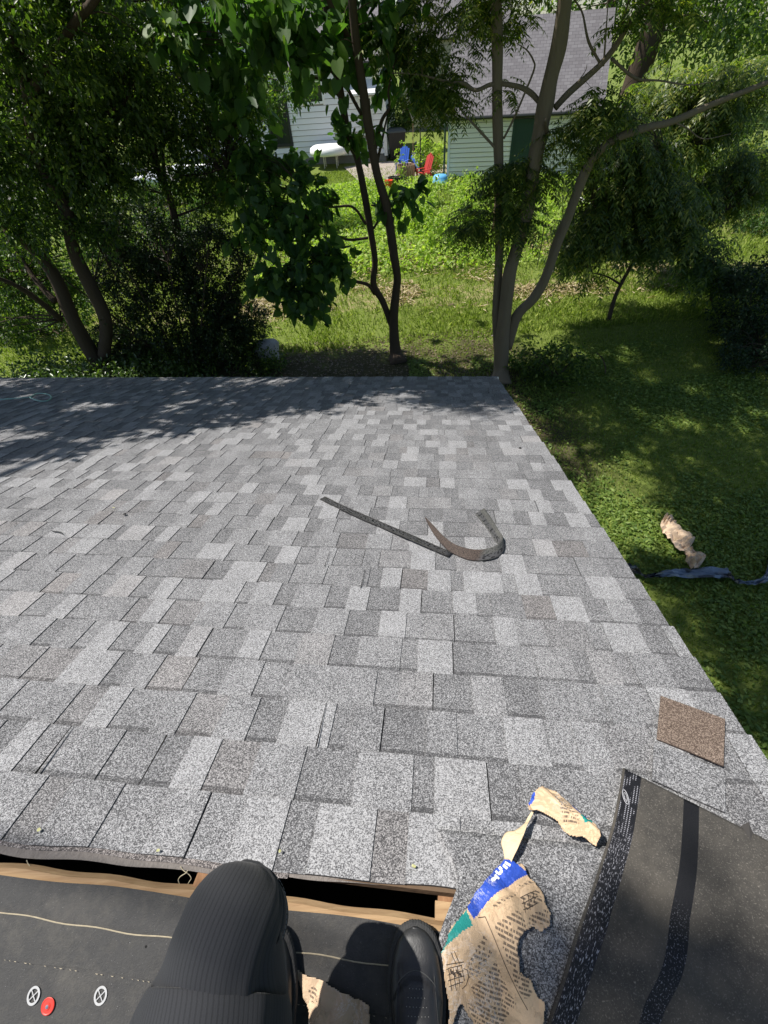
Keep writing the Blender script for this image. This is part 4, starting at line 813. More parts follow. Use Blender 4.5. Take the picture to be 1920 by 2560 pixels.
# bent hoop of dead branch by the shrub
o = MB().tube([G(1430, 985)+UP*.03, Q(1480, 975, 9.0), Q(1512, 935, 9.1), Q(1508, 900, 9.3), Q(1490, 880, 9.5)], [.014, .014, .013, .012, .008], 8, res=6).build('dead_branch', m_bark); tag(o, 'thin dead branch arching over the shaded lawn beside the shrub', 'branch')
# torn wrapper on the lawn and plastic strip
m_kraftlawn = plain('kraft_paper_lawn', (.55, .42, .30), .85, .2, var=.2, scale=8)
def ribbon(name, L, R, n, mat, wob=.02, seed=1, z=0.03, thick=None, **kw):
    L = np.asarray(L, float); R = np.asarray(R, float); V = []; m = len(L); r6 = np.random.default_rng(seed)
    Ls, _ = smooth_path(L, np.ones(m), 5); Rs, _ = smooth_path(R, np.ones(m), 5); k = len(Ls)
    for i in range(k):
        for j in range(n+1):
            p = Ls[i]*(1-j/n)+Rs[i]*j/n; V.append(p+UP*(z+wob*(r6.random()*1.6+2*vnoise(i*.35+seed, j*.6, seed)-1)))
    Fc = [(i*(n+1)+j, i*(n+1)+j+1, (i+1)*(n+1)+j+1, (i+1)*(n+1)+j) for i in range(k-1) for j in range(n)]
    o = obj(name, V, Fc, mat, **kw); md = o.modifiers.new('thick', 'SOLIDIFY'); md.thickness = thick or .002; return o
def gz2(L, z=0.0): return [G(x, y, z) for x, y in L]
def c4(L): return [(1200+x/2.304, 850+y/2.304) for x, y in L]

wl = ribbon('paper_wrapper', gz2(c4([(1060, 1015), (1030, 1085), (1065, 1140), (1115, 1205), (1180, 1240), (1185, 1290), (1205, 1330)]), .1), gz2(c4([(1110, 1020), (1125, 1050), (1180, 1105), (1230, 1150), (1215, 1200), (1290, 1250), (1250, 1325)]), .1), 8, m_kraftlawn, wob=.05, seed=5, z=.0)
tag(wl, 'torn crumpled brown paper wrapper lying on the grass', 'paper wrapper')
m_strip = NT('dark_blue_grey_plastic', .25, .7); m_strip.base(m_strip.ramp(m_strip.noise(m_strip.coord(), 3.5, 2), [(.42, (.008, .009, .012)), (.52, (.12, .16, .22))])); m_strip = m_strip.m
ps = ribbon('plastic_strip', gz2(c4([(780, 1290), (870, 1310), (950, 1365), (1060, 1345), (1200, 1332), (1390, 1325), (1450, 1375), (1530, 1400), (1610, 1380), (1640, 1320), (1665, 1230), (1720, 1200)]), .08),
            gz2(c4([(780, 1320), (900, 1360), (960, 1385), (1060, 1375), (1200, 1385), (1400, 1390), (1480, 1412), (1560, 1420), (1640, 1410), (1670, 1360), (1700, 1290), (1740, 1270)]), .08), 6, m_strip, wob=.035, seed=9)
tag(ps, 'long dark blue-grey plastic strip lying twisted across the grass', 'plastic strip')

#@@OURHOUSE@@
house = empty('house', (0.0, 3.0, 0), 'house with the grey shingle roof we stand on, its ridge opened to the black attic', 'house')
GR_D = (.055, .055, .058); GR_L = (.385, .385, .393)
m_shingle = granule_mat('grey_shingle', GR_D, GR_L, 500)
m_shback = granule_mat('grey_shingle_loose', GR_D, GR_L, 500)
VE = 5.69; CO = .14; V0 = .595
def rake(v): return .862-.026*(v-.9)*1.0
def vcut(u): return .453+.003*np.sin(u*9+1)+.002*np.sin(u*23)+.008*(vnoise(np.asarray(u)*6+50, 0*np.asarray(u), 7)-.5)
def build_shingles():
    V = []; Fc = []; tone = []; warm = []
    def quad(P, t, wv=0.0): 
        n = len(V); V.extend(P); Fc.append((n, n+1, n+2, n+3)); tone.append(t); warm.append(wv)
    def P(u, v, h): return RF(u, v, h)
    r5 = random.Random(5)
    nco = int(round((VE-V0)/CO))+1
    for i in range(nco):
        v1 = V0+CO*i+0.0; v0 = v1-CO
        if i == nco-1: v1 = VE
        u = -9.2+r5.random()*.3; umax = rake(v1)+r5.uniform(-.004, .004); tooth = r5.random() < .5; cells = []; nextjoint = u+r5.uniform(.3, 1.0)
        while u < umax-.002:
            wd = r5.choice([.075, .09, .105, .12, .14]) if tooth else r5.choice([.055, .075, .09, .11, .13])
            wd *= r5.uniform(.9, 1.1); u1 = min(u+wd, umax); 
            if umax-u1 < .04: u1 = umax
            joint = False
            if u > nextjoint: joint = True; nextjoint = u+r5.uniform(.75, 1.0)
            cells.append((u, u1, tooth, joint)); u = u1; tooth = not tooth if r5.random() < .96 else tooth
        sink = r5.uniform(-.0006, .0006)
        for (a, b, th, jn) in cells:
            k = r5.random()
            t = (.95 if k < .42 else (.62 if k < .75 else .42)) if th else (.22 if k < .45 else (.42 if k < .85 else .58))
            t += r5.uniform(-.06, .06); wv = max(0, r5.gauss(0, .35)) if r5.random() < .35 else 0
            a2 = a+(.0035 if jn else 0)
            hb = .0015+sink; ht = .0062+sink; lift = (.0034 if th else 0)
            if jn: quad([P(a, v0, .0004), P(a2, v0, .0004), P(a2, v1, .0010), P(a, v1, .0010)], -1.2)
            if i == 0:
                n = max(2, int((b-a)/.015)); us = np.linspace(a2, b, n+1)
                for q in range(n):
                    c0, c1 = float(vcut(us[q])), float(vcut(us[q+1]))
                    quad([P(us[q], c0, hb+lift), P(us[q+1], c1, hb+lift), P(us[q+1], v1, ht+lift), P(us[q], v1, ht+lift)], t, wv)
                    quad([P(us[q], c0, hb+lift), P(us[q], c0, -.002), P(us[q+1], c1, -.002), P(us[q+1], c1, hb+lift)], -.9, .5)
            else:
                band = (.017 if not th else 0) if v0 > .3 else 0
                if th and r5.random() < .25: band = .014
                if band:
                    quad([P(a2, v0, hb+lift), P(b, v0, hb+lift), P(b, v0+band, hb+lift+.0006), P(a2, v0+band, hb+lift+.0006)], t-.62, wv)
                quad([P(a2, v0+band, hb+lift+(.0006 if band else 0)), P(b, v0+band, hb+lift+(.0006 if band else 0)), P(b, v1, ht+lift), P(a2, v1, ht+lift)], t, wv)
            quad([P(a2, v1, ht+lift), P(b, v1, ht+lift), P(b, v1, -.001), P(a2, v1, -.001)], -.6)
            for e in ((a2,), (b,)):
                if th or jn or b == umax: 
                    e = e[0]; quad([P(e, v0, hb+lift), P(e, v1, ht+lift), P(e, v1, 0), P(e, v0, 0)], .0)
    o = obj('shingle_roof', V, Fc, m_shingle, house); face_attr(o, 'tone', np.array(tone)); face_attr(o, 'warm', np.array(warm)); return o
build_shingles()
m_slit = NT('joint_gap', 1, 0).base((.004, .004, .004)).m
for a_, b_, w_ in (((180.5, 1816), (89, 1936), .0030), ((815.5, 1760), (790, 1869), .0018), ((912, 1425), (902, 1471), .0016), ((825, 1379), (812, 1417), .0014)):
    p_ = [US(*a_, .01), US(*b_, .01)]; V_ = [RF(p_[0][0]-w_*.4, p_[0][1], .0128), RF(p_[0][0]+w_*.4, p_[0][1], .0128), RF(p_[1][0]+w_, p_[1][1], .0128), RF(p_[1][0]-w_, p_[1][1], .0128)]
    obj('open_joint', V_, [(0, 1, 2, 3)], m_slit, house)
# curled lips of the older layers under the cut edge
def lip(v_a, v_b, h0, h1, u0, u1, mat, tone, name, amp=.004, seed=1):
    us = np.linspace(u0, u1, 160); V = []; Fc = []
    for i, u in enumerate(us):
        o1 = amp*(vnoise(u*9+seed*3+40, seed, seed)-.5)*2; c = float(vcut(u))
        V += [RF(u, c+v_a, h0), RF(u, c+v_b+o1, h1), RF(u, c+v_b+o1+.002, h1-.006)]
    for i in range(len(us)-1): Fc += [(3*i, 3*i+1, 3*i+4, 3*i+3), (3*i+1, 3*i+2, 3*i+5, 3*i+4)]
    o = obj(name, V, Fc, mat, house)
    face_attr(o, 'tone', np.full(len(Fc), tone)); face_attr(o, 'warm', np.full(len(Fc), 1.6)); return o
m_lipgrey = plain('old_shingle_edge', (.19, .17, .155), .9, .2, var=.35, scale=60, bump=.5, bscale=200)
lip(.004, -.010, .0005, -.001, -3.4, -.28, m_shback, .25, 'older_shingle_layer', .003, 2)
lip(-.006, -.019, -.002, -.006, -3.4, -.30, m_lipgrey, 0, 'felt_lip', .004, 4)
lip(.004, -.005, .0005, -.004, -.30, .14, m_lipgrey, 0, 'felt_lip', .004, 6)
m_ply = NT('raw_wood', .75, .25)
def woodmat(m, c1, c2, sc):
    c = m.coord(); n = m.noise(m.mapping(c, sc), 1.0, 6, .65, dist=.6); k = m.noise(c, 9, 3); col = m.mix(m.ramp(n, [(.35, 0), (.68, 1)]), c1, c2)
    m.base(m.mix(m.math('MULTIPLY', k, .5), col, tuple(x*.6 for x in c1))); m.bump(n, .5, .003)
woodmat(m_ply, (.46, .31, .17), (.27, .16, .08), (6, 90, 90)); m_ply = m_ply.m
m_raft = NT('old_rafter_wood', .85, .2); woodmat(m_raft, (.34, .19, .10), (.20, .10, .05), (60, 8, 60)); m_raft = m_raft.m
m_deck = plain('deck_boards', (.12, .08, .05), .9, .2, bump=.3)
m_dark = plain('near_black_attic', (.02, .017, .015), .95, .1)  # near-black colour for the attic floor under the slot
def slope_box(fr, u0, u1, v0, v1, h0, h1):
    P = [fr(u, v, h) for u in (u0, u1) for v in (v0, v1) for h in (h0, h1)]
    return P, [(0, 1, 3, 2), (4, 6, 7, 5), (0, 4, 5, 1), (2, 3, 7, 6), (0, 2, 6, 4), (1, 5, 7, 3)]
MB().add(*slope_box(RF, -9.2, .70, .452, VE-.02, -.018, -.002)).build('roof_deck', m_deck, house)
# near deck: its sawn edge shows as the yellow strip
def wood_edge():
    us = np.linspace(-9.2, 1.05, 400); V = []; Fc = []
    for u in us:
        a = .004*(vnoise(u*5+30, 3, 9)-.5)+.002*math.sin(u*31); b = .008+.003*(vnoise(u*7+60, 2, 5)-.5)
        V += [RN(u, a-.004, -.022), RN(u, a, -.0022), RN(u, b+.02, -.0012)]
    for i in range(len(us)-1): Fc += [(3*i, 3*i+3, 3*i+4, 3*i+1), (3*i+1, 3*i+4, 3*i+5, 3*i+2)]
    obj('board_edge', V, Fc, m_ply, house)
wood_edge()
MB().add(*slope_box(RN, -9.2, 1.0, .006, 5.3, -.020, -.003)).build('roof_deck', m_deck, house)
for ur in (-2.9, -2.28, -1.67, -1.05, -.455, .055, .62):
    MB().add(*slope_box(RF, ur-.019, ur+.019, .412, VE-.2, -.12, -.0195)).add(*slope_box(RN, ur-.019+.0, ur+.019, -.004, 4.8, -.12, -.0205)).build('rafter', m_raft, house)
MB().add(*slope_box(RF, -.478, -.432, .409, .440, -.034, -.008)).build('rafter_block', m_raft, house)
MB().add(*slope_box(RF, .030, .078, .408, .44, -.034, -.010)).build('rafter_block', m_ply, house)
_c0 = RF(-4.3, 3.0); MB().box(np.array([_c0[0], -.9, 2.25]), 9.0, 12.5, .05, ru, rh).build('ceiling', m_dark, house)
# felt underlay
def felt():
    m = NT('roofing_felt', .88, .3); c = m.coord(); n = m.noise(c, 55, 5, .7); f = m.noise(m.mapping(c, (1, 1, 1)), 260, 3, .7); b = m.noise(c, 3.5, 4)
    st = m.ramp(m.noise(c, 24, 6, .75), [(.52, 0), (.75, 1)])
    col = m.mix(n, (.028, .028, .029), (.075, .073, .070)); col = m.mix(m.math('MULTIPLY', f, .5), col, (.10, .097, .092)); col = m.mix(m.math('MULTIPLY', b, .5), col, (.04, .04, .041))
    col = m.mix(m.math('MULTIPLY', st, .35), col, (.13, .12, .10))
    hv = m.voro(c, 16, 'Distance'); col = m.mix(m.ramp(hv, [(.0, 1), (.030, 1), (.045, 0)]), col, (.006, .006, .006)); du = m.ramp(m.noise(c, 8, 6, .75), [(.5, 0), (.72, 1)]); col = m.mix(m.math('MULTIPLY', du, .30), col, (.17, .155, .13))
    sp = m.ramp(m.noise(c, 420, 2, .6), [(.70, 0), (.74, 1)]); col = m.mix(m.math('MULTIPLY', sp, .5), col, (.35, .34, .33)); m.base(col); m.bump(f, .5, .004); return m.m
m_felt = felt()
def near_sheet(name, u0, u1, wa, wb, h, mat, nu=300, nw=26, amp=.0022, **kw):
    V = []; 
    for j in range(nw+1):
        for i in range(nu+1):
            u = u0+(u1-u0)*i/nu; w_ = wa+(wb-wa)*j/nw + (.0025*math.sin(u*13+wa*40)+.003*(vnoise(u*8+40, wa*30, 3)-.5) if j in (0, nw) else 0)
            hh = h+amp*(vnoise(u*7+40, w_*22+5, 6)-.3)*2; V.append(RN(u, w_, hh))
    Fc = [(j*(nu+1)+i, j*(nu+1)+i+1, (j+1)*(nu+1)+i+1, (j+1)*(nu+1)+i) for j in range(nw) for i in range(nu)]
    return obj(name, V, Fc, mat, house, smooth=True, **kw)
near_sheet('felt_underlay', -4, 1.0, .008, .139, .003, m_felt, nw=10)
near_sheet('felt_underlay', -4, 1.0, .128, 2.5, .0002, m_felt, nw=60)
m_chalk = plain('pale_crease', (.42, .36, .26), .9, .1, var=.4, scale=80)
cz = MB(); pts = [RN(u, .071+.003*math.sin(u*8)+.0015*math.sin(u*41), .0062) for u in np.linspace(-3, .3, 150)]; cz.tube(pts, .0011, 4); cz.build('crease_line', m_chalk, house)
cz = MB()
for u in np.arange(-2.6, .1, .011):
    if random.random() < .6: cz.add([RN(u, .140, .0053), RN(u+random.uniform(.002, .008), .140, .0053), RN(u+.004, .1412, .0053)], [(0, 1, 2)])
cz.build('lap_flecks', m_chalk, house)
def near_px(x, y, lift=.0):
    v = ray(x, y); t = ((APEX+lift*nn-O)@nn)/(v@nn); p = O+t*v-APEX; return p@ru, p@nv
m_print = plain('white_print', (.42, .42, .42), .8, .2, var=.15, scale=200)
for px, py in ((87, 2487), (254, 2487)):
    a, b = near_px(px, py); m = MB(); n = 28; V = []; Fc = []
    for k in range(n):
        t = 2*math.pi*k/n
        for r_ in (.0092, .0128): V.append(RN(a+r_*math.cos(t), b+r_*1.12*math.sin(t), .0036))
    Fc = [(2*k, 2*k+1, (2*k+3) % (2*n), (2*k+2) % (2*n)) for k in range(n)]; m.add(V, Fc)
    for s in (-1, 1):
        d1 = np.array([.0066, .0066*s*1.1]); d2 = np.array([.0006, -.0006*s]); m.add([RN(*(np.array([a, b])+q), .0037+.0001*s) for q in (-d1-d2, -d1+d2, d1+d2, d1-d2)], [(0, 1, 2, 3)])
    m.build('printed_mark', m_print, house)
for (x, y, dx) in ((470, 2185, 8), (452, 2190, -6), (76, 2168, 5)):
    q0_ = O+ray(x, y)*1.0; u_, v_ = US(x, y, -.01); pts = [RF(u_+.004*k*dx/8*math.sin(k), v_-.012+.004*k, -.03+.006*k) for k in range(6)]
    MB().tube(pts, .0009, 5, res=4).build('straw', plain('pale_straw', (.5, .44, .3), .8), house)
# walls, fascia, soffit
m_wallown = siding_mat('cream_siding', (.5, .48, .42), .2)
def ownwalls():
    m = MB(); ins = .22
    for (ua, ub, va) in ((-9.0, .55, VE-.35),):
        p = RF(ua, va); q = RF(ub, va); zt = p[2]-.15; L = np.linalg.norm((q-p)[:2]); siding(m, np.array([p[0], p[1], 0]), ru, L, .2, zt, rh, .15)
        # side wall under the rake, stepped boards up to the slope
        s0 = np.array([q[0], q[1], 0]); D = 9.9
        def gt(z): 
            lo = max(0, (z-zt-.05)/math.tan(SL)); apexd = (RF(0, VE-.35)-APEX)@rh; hi = 2*apexd-lo; return (lo, min(D, hi))
        siding(m, s0, -rh, 2*((RF(0, VE-.35)-APEX)@rh), .2, zt+((RF(0, VE-.35)-APEX)@rh)*math.tan(SL)*.96, ru, .15, (), gt)
    m.build('wall', m_wallown, house)
    f = MB(); f.add(*slope_box(RF, -9.2, .76, VE-.005, VE+.012, -.16, -.001)).build('fascia', m_whitetrim, house)
    V = []; Fc = []
    for i, v in enumerate(np.linspace(.40, VE, 24)):
        u = rake(v)-.02; V += [RF(u, v, -.002), RF(u, v, -.15), RF(u-.02, v, -.15), RF(u-.02, v, -.002)]
    for i in range(23): Fc += [(4*i+k, 4*i+(k+1) % 4, 4*i+4+(k+1) % 4, 4*i+4+k) for k in range(4)]
    MB().add(V, Fc).build('rake_board', m_whitetrim, house)
ownwalls()

# granule sheet folded over the ridge at the right
def ridge_sheet():
    nu, ns = 70, 60; V = []; pl = US(1195, 2235); pb = US(1118, 2560)
    for j in range(ns+1):
        s = .56-(j/ns)*.95
        ul = (.055+.02*math.sin(s*30)) if s > .3 else .055+.03*(.3-s)
        for i in range(nu+1):
            u = ul+(.95-ul)*i/nu; V.append(RW(u, s, .0135+.003*(vnoise(u*5+3, s*6+9, 4)-.5)))
    Fc = [(j*(nu+1)+i, j*(nu+1)+i+1, (j+1)*(nu+1)+i+1, (j+1)*(nu+1)+i) for j in range(ns) for i in range(nu)]
    o = obj('shingle_sheet', V, Fc, m_shback, None, smooth=True); face_attr(o, 'tone', np.full(len(Fc), .33)); face_attr(o, 'warm', np.zeros(len(Fc)))
    md = o.modifiers.new('thick', 'SOLIDIFY'); md.thickness = .004; md.offset = -1
    tag(o, 'loose grey granule sheet folded over the ridge beneath the paper wrapper', 'shingle')
ridge_sheet()

# ------------------------------------------------------------------ loose things on the roof
def px_strip(name, A, B, org, sc, hA, hB, n, mat, thick=.002, res=6, side=1, **kw):
    A3 = [RW(*US(org[0]+x/sc, org[1]+y/sc, h), h) for (x, y), h in zip(A, hA)]; B3 = [RW(*US(org[0]+x/sc, org[1]+y/sc, h), h) for (x, y), h in zip(B, hB)]
    As, _ = smooth_path(np.array(A3), np.ones(len(A3)), res); Bs, _ = smooth_path(np.array(B3), np.ones(len(B3)), res); k = len(As)
    V = [As[i]*(1-j/n)+Bs[i]*j/n for i in range(k) for j in range(n+1)]; Fc = [(i*(n+1)+j, i*(n+1)+j+1, (i+1)*(n+1)+j+1, (i+1)*(n+1)+j) for i in range(k-1) for j in range(n)]
    o = obj(name, V, Fc, mat, smooth=True, **kw)
    Ld = np.r_[0, np.cumsum(np.linalg.norm(np.diff(As, axis=0), axis=1))]
    set_uv(o, np.array([(j/n, Ld[i]) for i in range(k) for j in range(n+1)]))
    md = o.modifiers.new('thick', 'SOLIDIFY'); md.thickness = thick; md.offset = 0; return o
def adhesive_mat(name, basec=(.05, .048, .046), gran=True, lo=.2, hi=.8):
    m = NT(name, .6, .4); uv = m.coord('UV'); c = m.coord(); X = m.sep(uv)
    inb = m.math('MULTIPLY', m.math('GREATER_THAN', X[0], lo), m.math('LESS_THAN', X[0], hi))
    g = m.voro(c, 380); gr_ = m.ramp(m.sep(g)[0], [(.0, .012), (.8, .03), (1, .12)]); d = m.noise(m.mapping(uv, (8, 160, 1)), 1.0, 3, .6)
    blobs = m.ramp(m.noise(m.mapping(uv, (5, 60, 1)), 1.0, 2), [(.44, 0), (.5, 1)])
    col = m.mix(inb, m.mix(1.0, gr_, (1, .97, .93), 'MULTIPLY'), m.mix(blobs, (.012, .012, .013), (.05, .05, .052)))
    m.base(col); m.put(m.b.inputs['Roughness'], m.mix(inb, (.85,)*3, m.mix(blobs, (.15,)*3, (.5,)*3))); m.bump(m.math('ADD', m.sep(g)[1], m.math('MULTIPLY', blobs, 2.0)), .5, .002); return m.m
o = px_strip('starter_strip', [(190, 125), (320, 190), (480, 260), (620, 320), (880, 430), (1150, 550)], [(150, 145), (300, 218), (450, 290), (590, 350), (835, 455), (1120, 580)], (750, 1200), 3.016,
             [.010, .016, .012, .016, .013, .012], [.012, .014, .013, .012, .018, .012], 8, adhesive_mat('starter_strip_face'), .003)
tag(o, 'straight black cut-off strip with a tar bead lying across the shingles', 'strip')
m_brownedge = granule_mat('brown_strip', (.03, .025, .022), (.34, .28, .25), 420, False)
def curl_mat():
    m = NT('curled_strip', .8, .3); uv = m.coord('UV'); c = m.coord(); X = m.sep(uv); g = m.voro(c, 420); r = m.sep(g)[0]
    br = m.mix(r, (.022, .017, .015), (.10, .075, .062)); gy = m.mix(r, (.03, .03, .029), (.13, .13, .12))
    t = m.ramp(X[1], [(.0, 0), (.44, 0), (.47, 1)], 'LINEAR'); inb = m.math('MULTIPLY', m.math('GREATER_THAN', X[0], .5), m.math('LESS_THAN', X[0], .93))
    blobs = m.ramp(m.noise(m.mapping(uv, (5, 60, 1)), 1.0, 2), [(.44, 0), (.5, 1)])
    m.base(m.mix(t, br, m.mix(inb, gy, m.mix(blobs, (.008, .008, .009), (.07, .07, .072))))); m.bump(r, .5, .002); return m.m
A_ = [(945, 280), (1010, 345), (1080, 420), (1180, 490), (1320, 525), (1440, 510), (1500, 475), (1528, 430), (1500, 380), (1450, 300), (1390, 213)]
B_ = [(945, 290), (985, 370), (1040, 450), (1130, 540), (1270, 602), (1400, 605), (1505, 575), (1545, 505), (1490, 480), (1400, 350), (1325, 258)]
o = px_strip('starter_strip', A_, B_, (750, 1200), 3.016, [.02, .032, .036, .038, .038, .038, .040, .034, .020, .012, .010], [.012]*6+[.010, .008, .012, .010, .010], 8, curl_mat(), .003)
tag(o, 'curled brown-backed cut-off strip bent into a hook on the shingles', 'strip')

def flat_piece(name, polys, h, mats_tone, label, cat, org=(0, 0), sc=1, warm=0, mat=None, th=.004):
    V = []; Fc = []; tn = []
    for poly, t in zip(polys, mats_tone):
        us = [US(org[0]+x/sc, org[1]+y/sc, h) for x, y in poly]; n = len(V); k = len(us); V += [RW(u, s, h) for u, s in us]; V += [RW(u, s, h-th) for u, s in us]
        Fc.append(tuple(range(n, n+k))); tn.append(t)
        for i in range(k): Fc.append((n+i, n+(i+1) % k, n+k+(i+1) % k, n+k+i)); tn.append(-.6)
    o = obj(name, V, Fc, mat); face_attr(o, 'tone', np.array(tn)); face_attr(o, 'warm', np.full(len(tn), warm)); return tag(o, label, cat) if label else o
cut = empty('shingle_offcut', RW(*US(1730, 1850, .013), .013), 'square shingle offcut with a brown face lying near the rake edge', 'shingle')
m_brown = granule_mat('brown_granules', (.065, .045, .035), (.32, .25, .20), 520)
def sub_piece(name, poly, h, tone, mat, org, sc, th=.004):
    us = [US(org[0]+x/sc, org[1]+y/sc, h) for x, y in poly]; k = len(us); V = [RW(u, s, h) for u, s in us]+[RW(u, s, h-th) for u, s in us]
    Fc = [tuple(range(k))]+[(i, (i+1) % k, k+(i+1) % k, k+i) for i in range(k)]; o = obj(name, V, Fc, mat, cut); face_attr(o, 'tone', np.array([tone]+[-.6]*k)); face_attr(o, 'warm', np.zeros(k+1)); return o
sub_piece('grey_face', [(860, 405), (1000, 455), (1310, 585), (1322, 640), (1320, 850), (1130, 770), (850, 640)], .0135, .48, m_shback, (1300, 1700), 2.573)
sub_piece('brown_face', [(905, 100), (1320, 250), (1310, 553), (1100, 465), (880, 378)], .0150, .30, m_brown, (1300, 1700), 2.573)

# upturned shingle with the two black bands
def upturned():
    L = [(1557, 1921), (1546, 1985), (1528, 2070), (1500, 2160), (1466, 2260), (1432, 2370), (1398, 2470), (1362, 2580), (1330, 2700)]
    LU = [np.array(US(x, y, .022)) for x, y in L]; Ls, _ = smooth_path(np.array([[u, s, 0] for u, s in LU]), np.ones(len(L)), 10); Ls = Ls[:, :2]
    p0 = np.array(US(1557, 1921, .022)); pr = np.array(US(1900, 2096, .022)); across = pr-p0; Wd = .62; across = across/np.linalg.norm(across)
    n = 60; V = []; uv = []; ln = np.r_[0, np.cumsum(np.linalg.norm(np.diff(Ls, axis=0), axis=1))]
    for i, q in enumerate(Ls):
        for j in range(n+1):
            d = Wd*j/n; tw = .10*ln[i]; a2 = np.array([across[0]*math.cos(tw)-across[1]*math.sin(tw), across[0]*math.sin(tw)+across[1]*math.cos(tw)])
            pt = q+a2*d; lift_ = .019+.006*vnoise(pt[0]*4+9, pt[1]*4+9, 12)+.012*max(0, .25-ln[i])*0
            V.append(RW(pt[0], pt[1], lift_)); uv.append((d, ln[i]))
    k = len(Ls); Fc = [(i*(n+1)+j, i*(n+1)+j+1, (i+1)*(n+1)+j+1, (i+1)*(n+1)+j) for i in range(k-1) for j in range(n)]
    s2_ = np.linalg.norm(np.array(US(1728, 2012, .022))-p0)
    m = NT('shingle_underside', .9, .25); uvn = m.coord('UV'); c = m.coord(); X = m.sep(uvn)
    f = m.noise(c, 300, 3, .75); b = m.noise(c, 40, 5, .65); bb_ = m.noise(c, 5, 4)
    body = m.mix(b, (.026, .025, .024), (.085, .078, .068)); body = m.mix(m.ramp(f, [(.56, 0), (.78, 1)]), body, (.24, .22, .19))
    body = m.mix(m.math('MULTIPLY', m.ramp(bb_, [(.5, 0), (.75, 1)]), .5), body, (.12, .105, .085))
    w1 = .036; s1_ = m.math('MULTIPLY', m.math('GREATER_THAN', X[0], .005), m.math('LESS_THAN', X[0], .005+w1)); s2m = m.math('MULTIPLY', m.math('GREATER_THAN', X[0], s2_-.016), m.math('LESS_THAN', X[0], s2_+.014))
    tex = m.ramp(m.noise(m.mapping(uvn, (500, 130, 1)), 1.0, 3, .6), [(.56, 0), (.64, 1)]); rows = m.math('GREATER_THAN', m.math('SINE', m.math('MULTIPLY', X[0], 1100.0)), .35); dots = m.math('GREATER_THAN', m.math('SINE', m.math('MULTIPLY', X[1], 1300.0)), .1)
    worn = m.ramp(m.math('ADD', X[1], m.math('MULTIPLY', m.noise(c, 14, 3), .12)), [(.18, 0), (.30, 1)])
    pat = m.mix(worn, m.math('MULTIPLY', m.math('MULTIPLY', rows, dots), m.ramp(m.noise(m.mapping(uvn, (60, 28, 1)), 1.0, 1), [(.45, 0), (.5, 1)])), tex)
    tar = m.mix(m.math('MULTIPLY', pat, .75), (.010, .010, .013), (.42, .42, .46))
    worn2 = m.ramp(m.math('ADD', X[1], m.math('MULTIPLY', m.noise(c, 14, 3), .1)), [(.27, 0), (.33, 1)])
    tex2 = m.ramp(m.noise(m.mapping(uvn, (420, 300, 1)), 1.0, 3, .6), [(.58, 0), (.66, 1)]); tar2 = m.mix(m.math('MULTIPLY', m.math('MULTIPLY', tex2, worn2), .55), (.009, .009, .011), (.4, .4, .44))
    col = m.mix(s1_, body, tar); col = m.mix(s2m, col, tar2); m.base(col)
    anyb = m.math('MAXIMUM', s1_, s2m); m.put(m.b.inputs['Roughness'], m.mix(anyb, (.92,)*3, (.42,)*3)); m.bump(f, .45, .004)
    o = obj('shingle_sheet', V, Fc, m.m, smooth=True); set_uv(o, np.array(uv)); md = o.modifiers.new('thick', 'SOLIDIFY'); md.thickness = .004; md.offset = -1
    tag(o, 'large upturned dark shingle with two black tar bands at the lower right corner', 'shingle')
    # raised oval emblem in the first band, and a torn tab at the upper edge
    pts = []
    for k in range(24):
        t = 2*math.pi*k/24; e = np.array(US(1564, 1992, .026))+np.array([.0055*math.cos(t)+.004*math.sin(t)*.4, .0165*math.sin(t)]); pts.append(RW(e[0], e[1], .0262))
    pts.append(pts[0]); ob_ = MB(); ob_.tube(pts, .0009, 4)
    pts = []
    for k in range(25):
        t = 2*math.pi*k/24; e = np.array(US(1564, 1992, .026))+np.array([.0028*math.cos(t)+.003*math.sin(t)*.3, .010*math.sin(t)]); pts.append(RW(e[0], e[1], .0262))
    ob_.tube(pts, .0007, 4); L0 = parent_origin(o); e_ = ob_.build('emblem', plain('worn_emblem', (.4, .4, .42), .6, .3), o)
    tp_ = [np.array(US(x, y, .024)) for x, y in ((1850, 2066), (1868, 2060), (1885, 2090), (1878, 2120), (1862, 2090))]
    MB().add([RW(p[0], p[1], .026+.006*(i == 1)) for i, p in enumerate(tp_)], [(0, 1, 2, 3, 4)]).build('torn_tab', m_deckdark, o)
m_deckdark = plain('shingle_tar', (.045, .042, .04), .9, .2)
upturned()

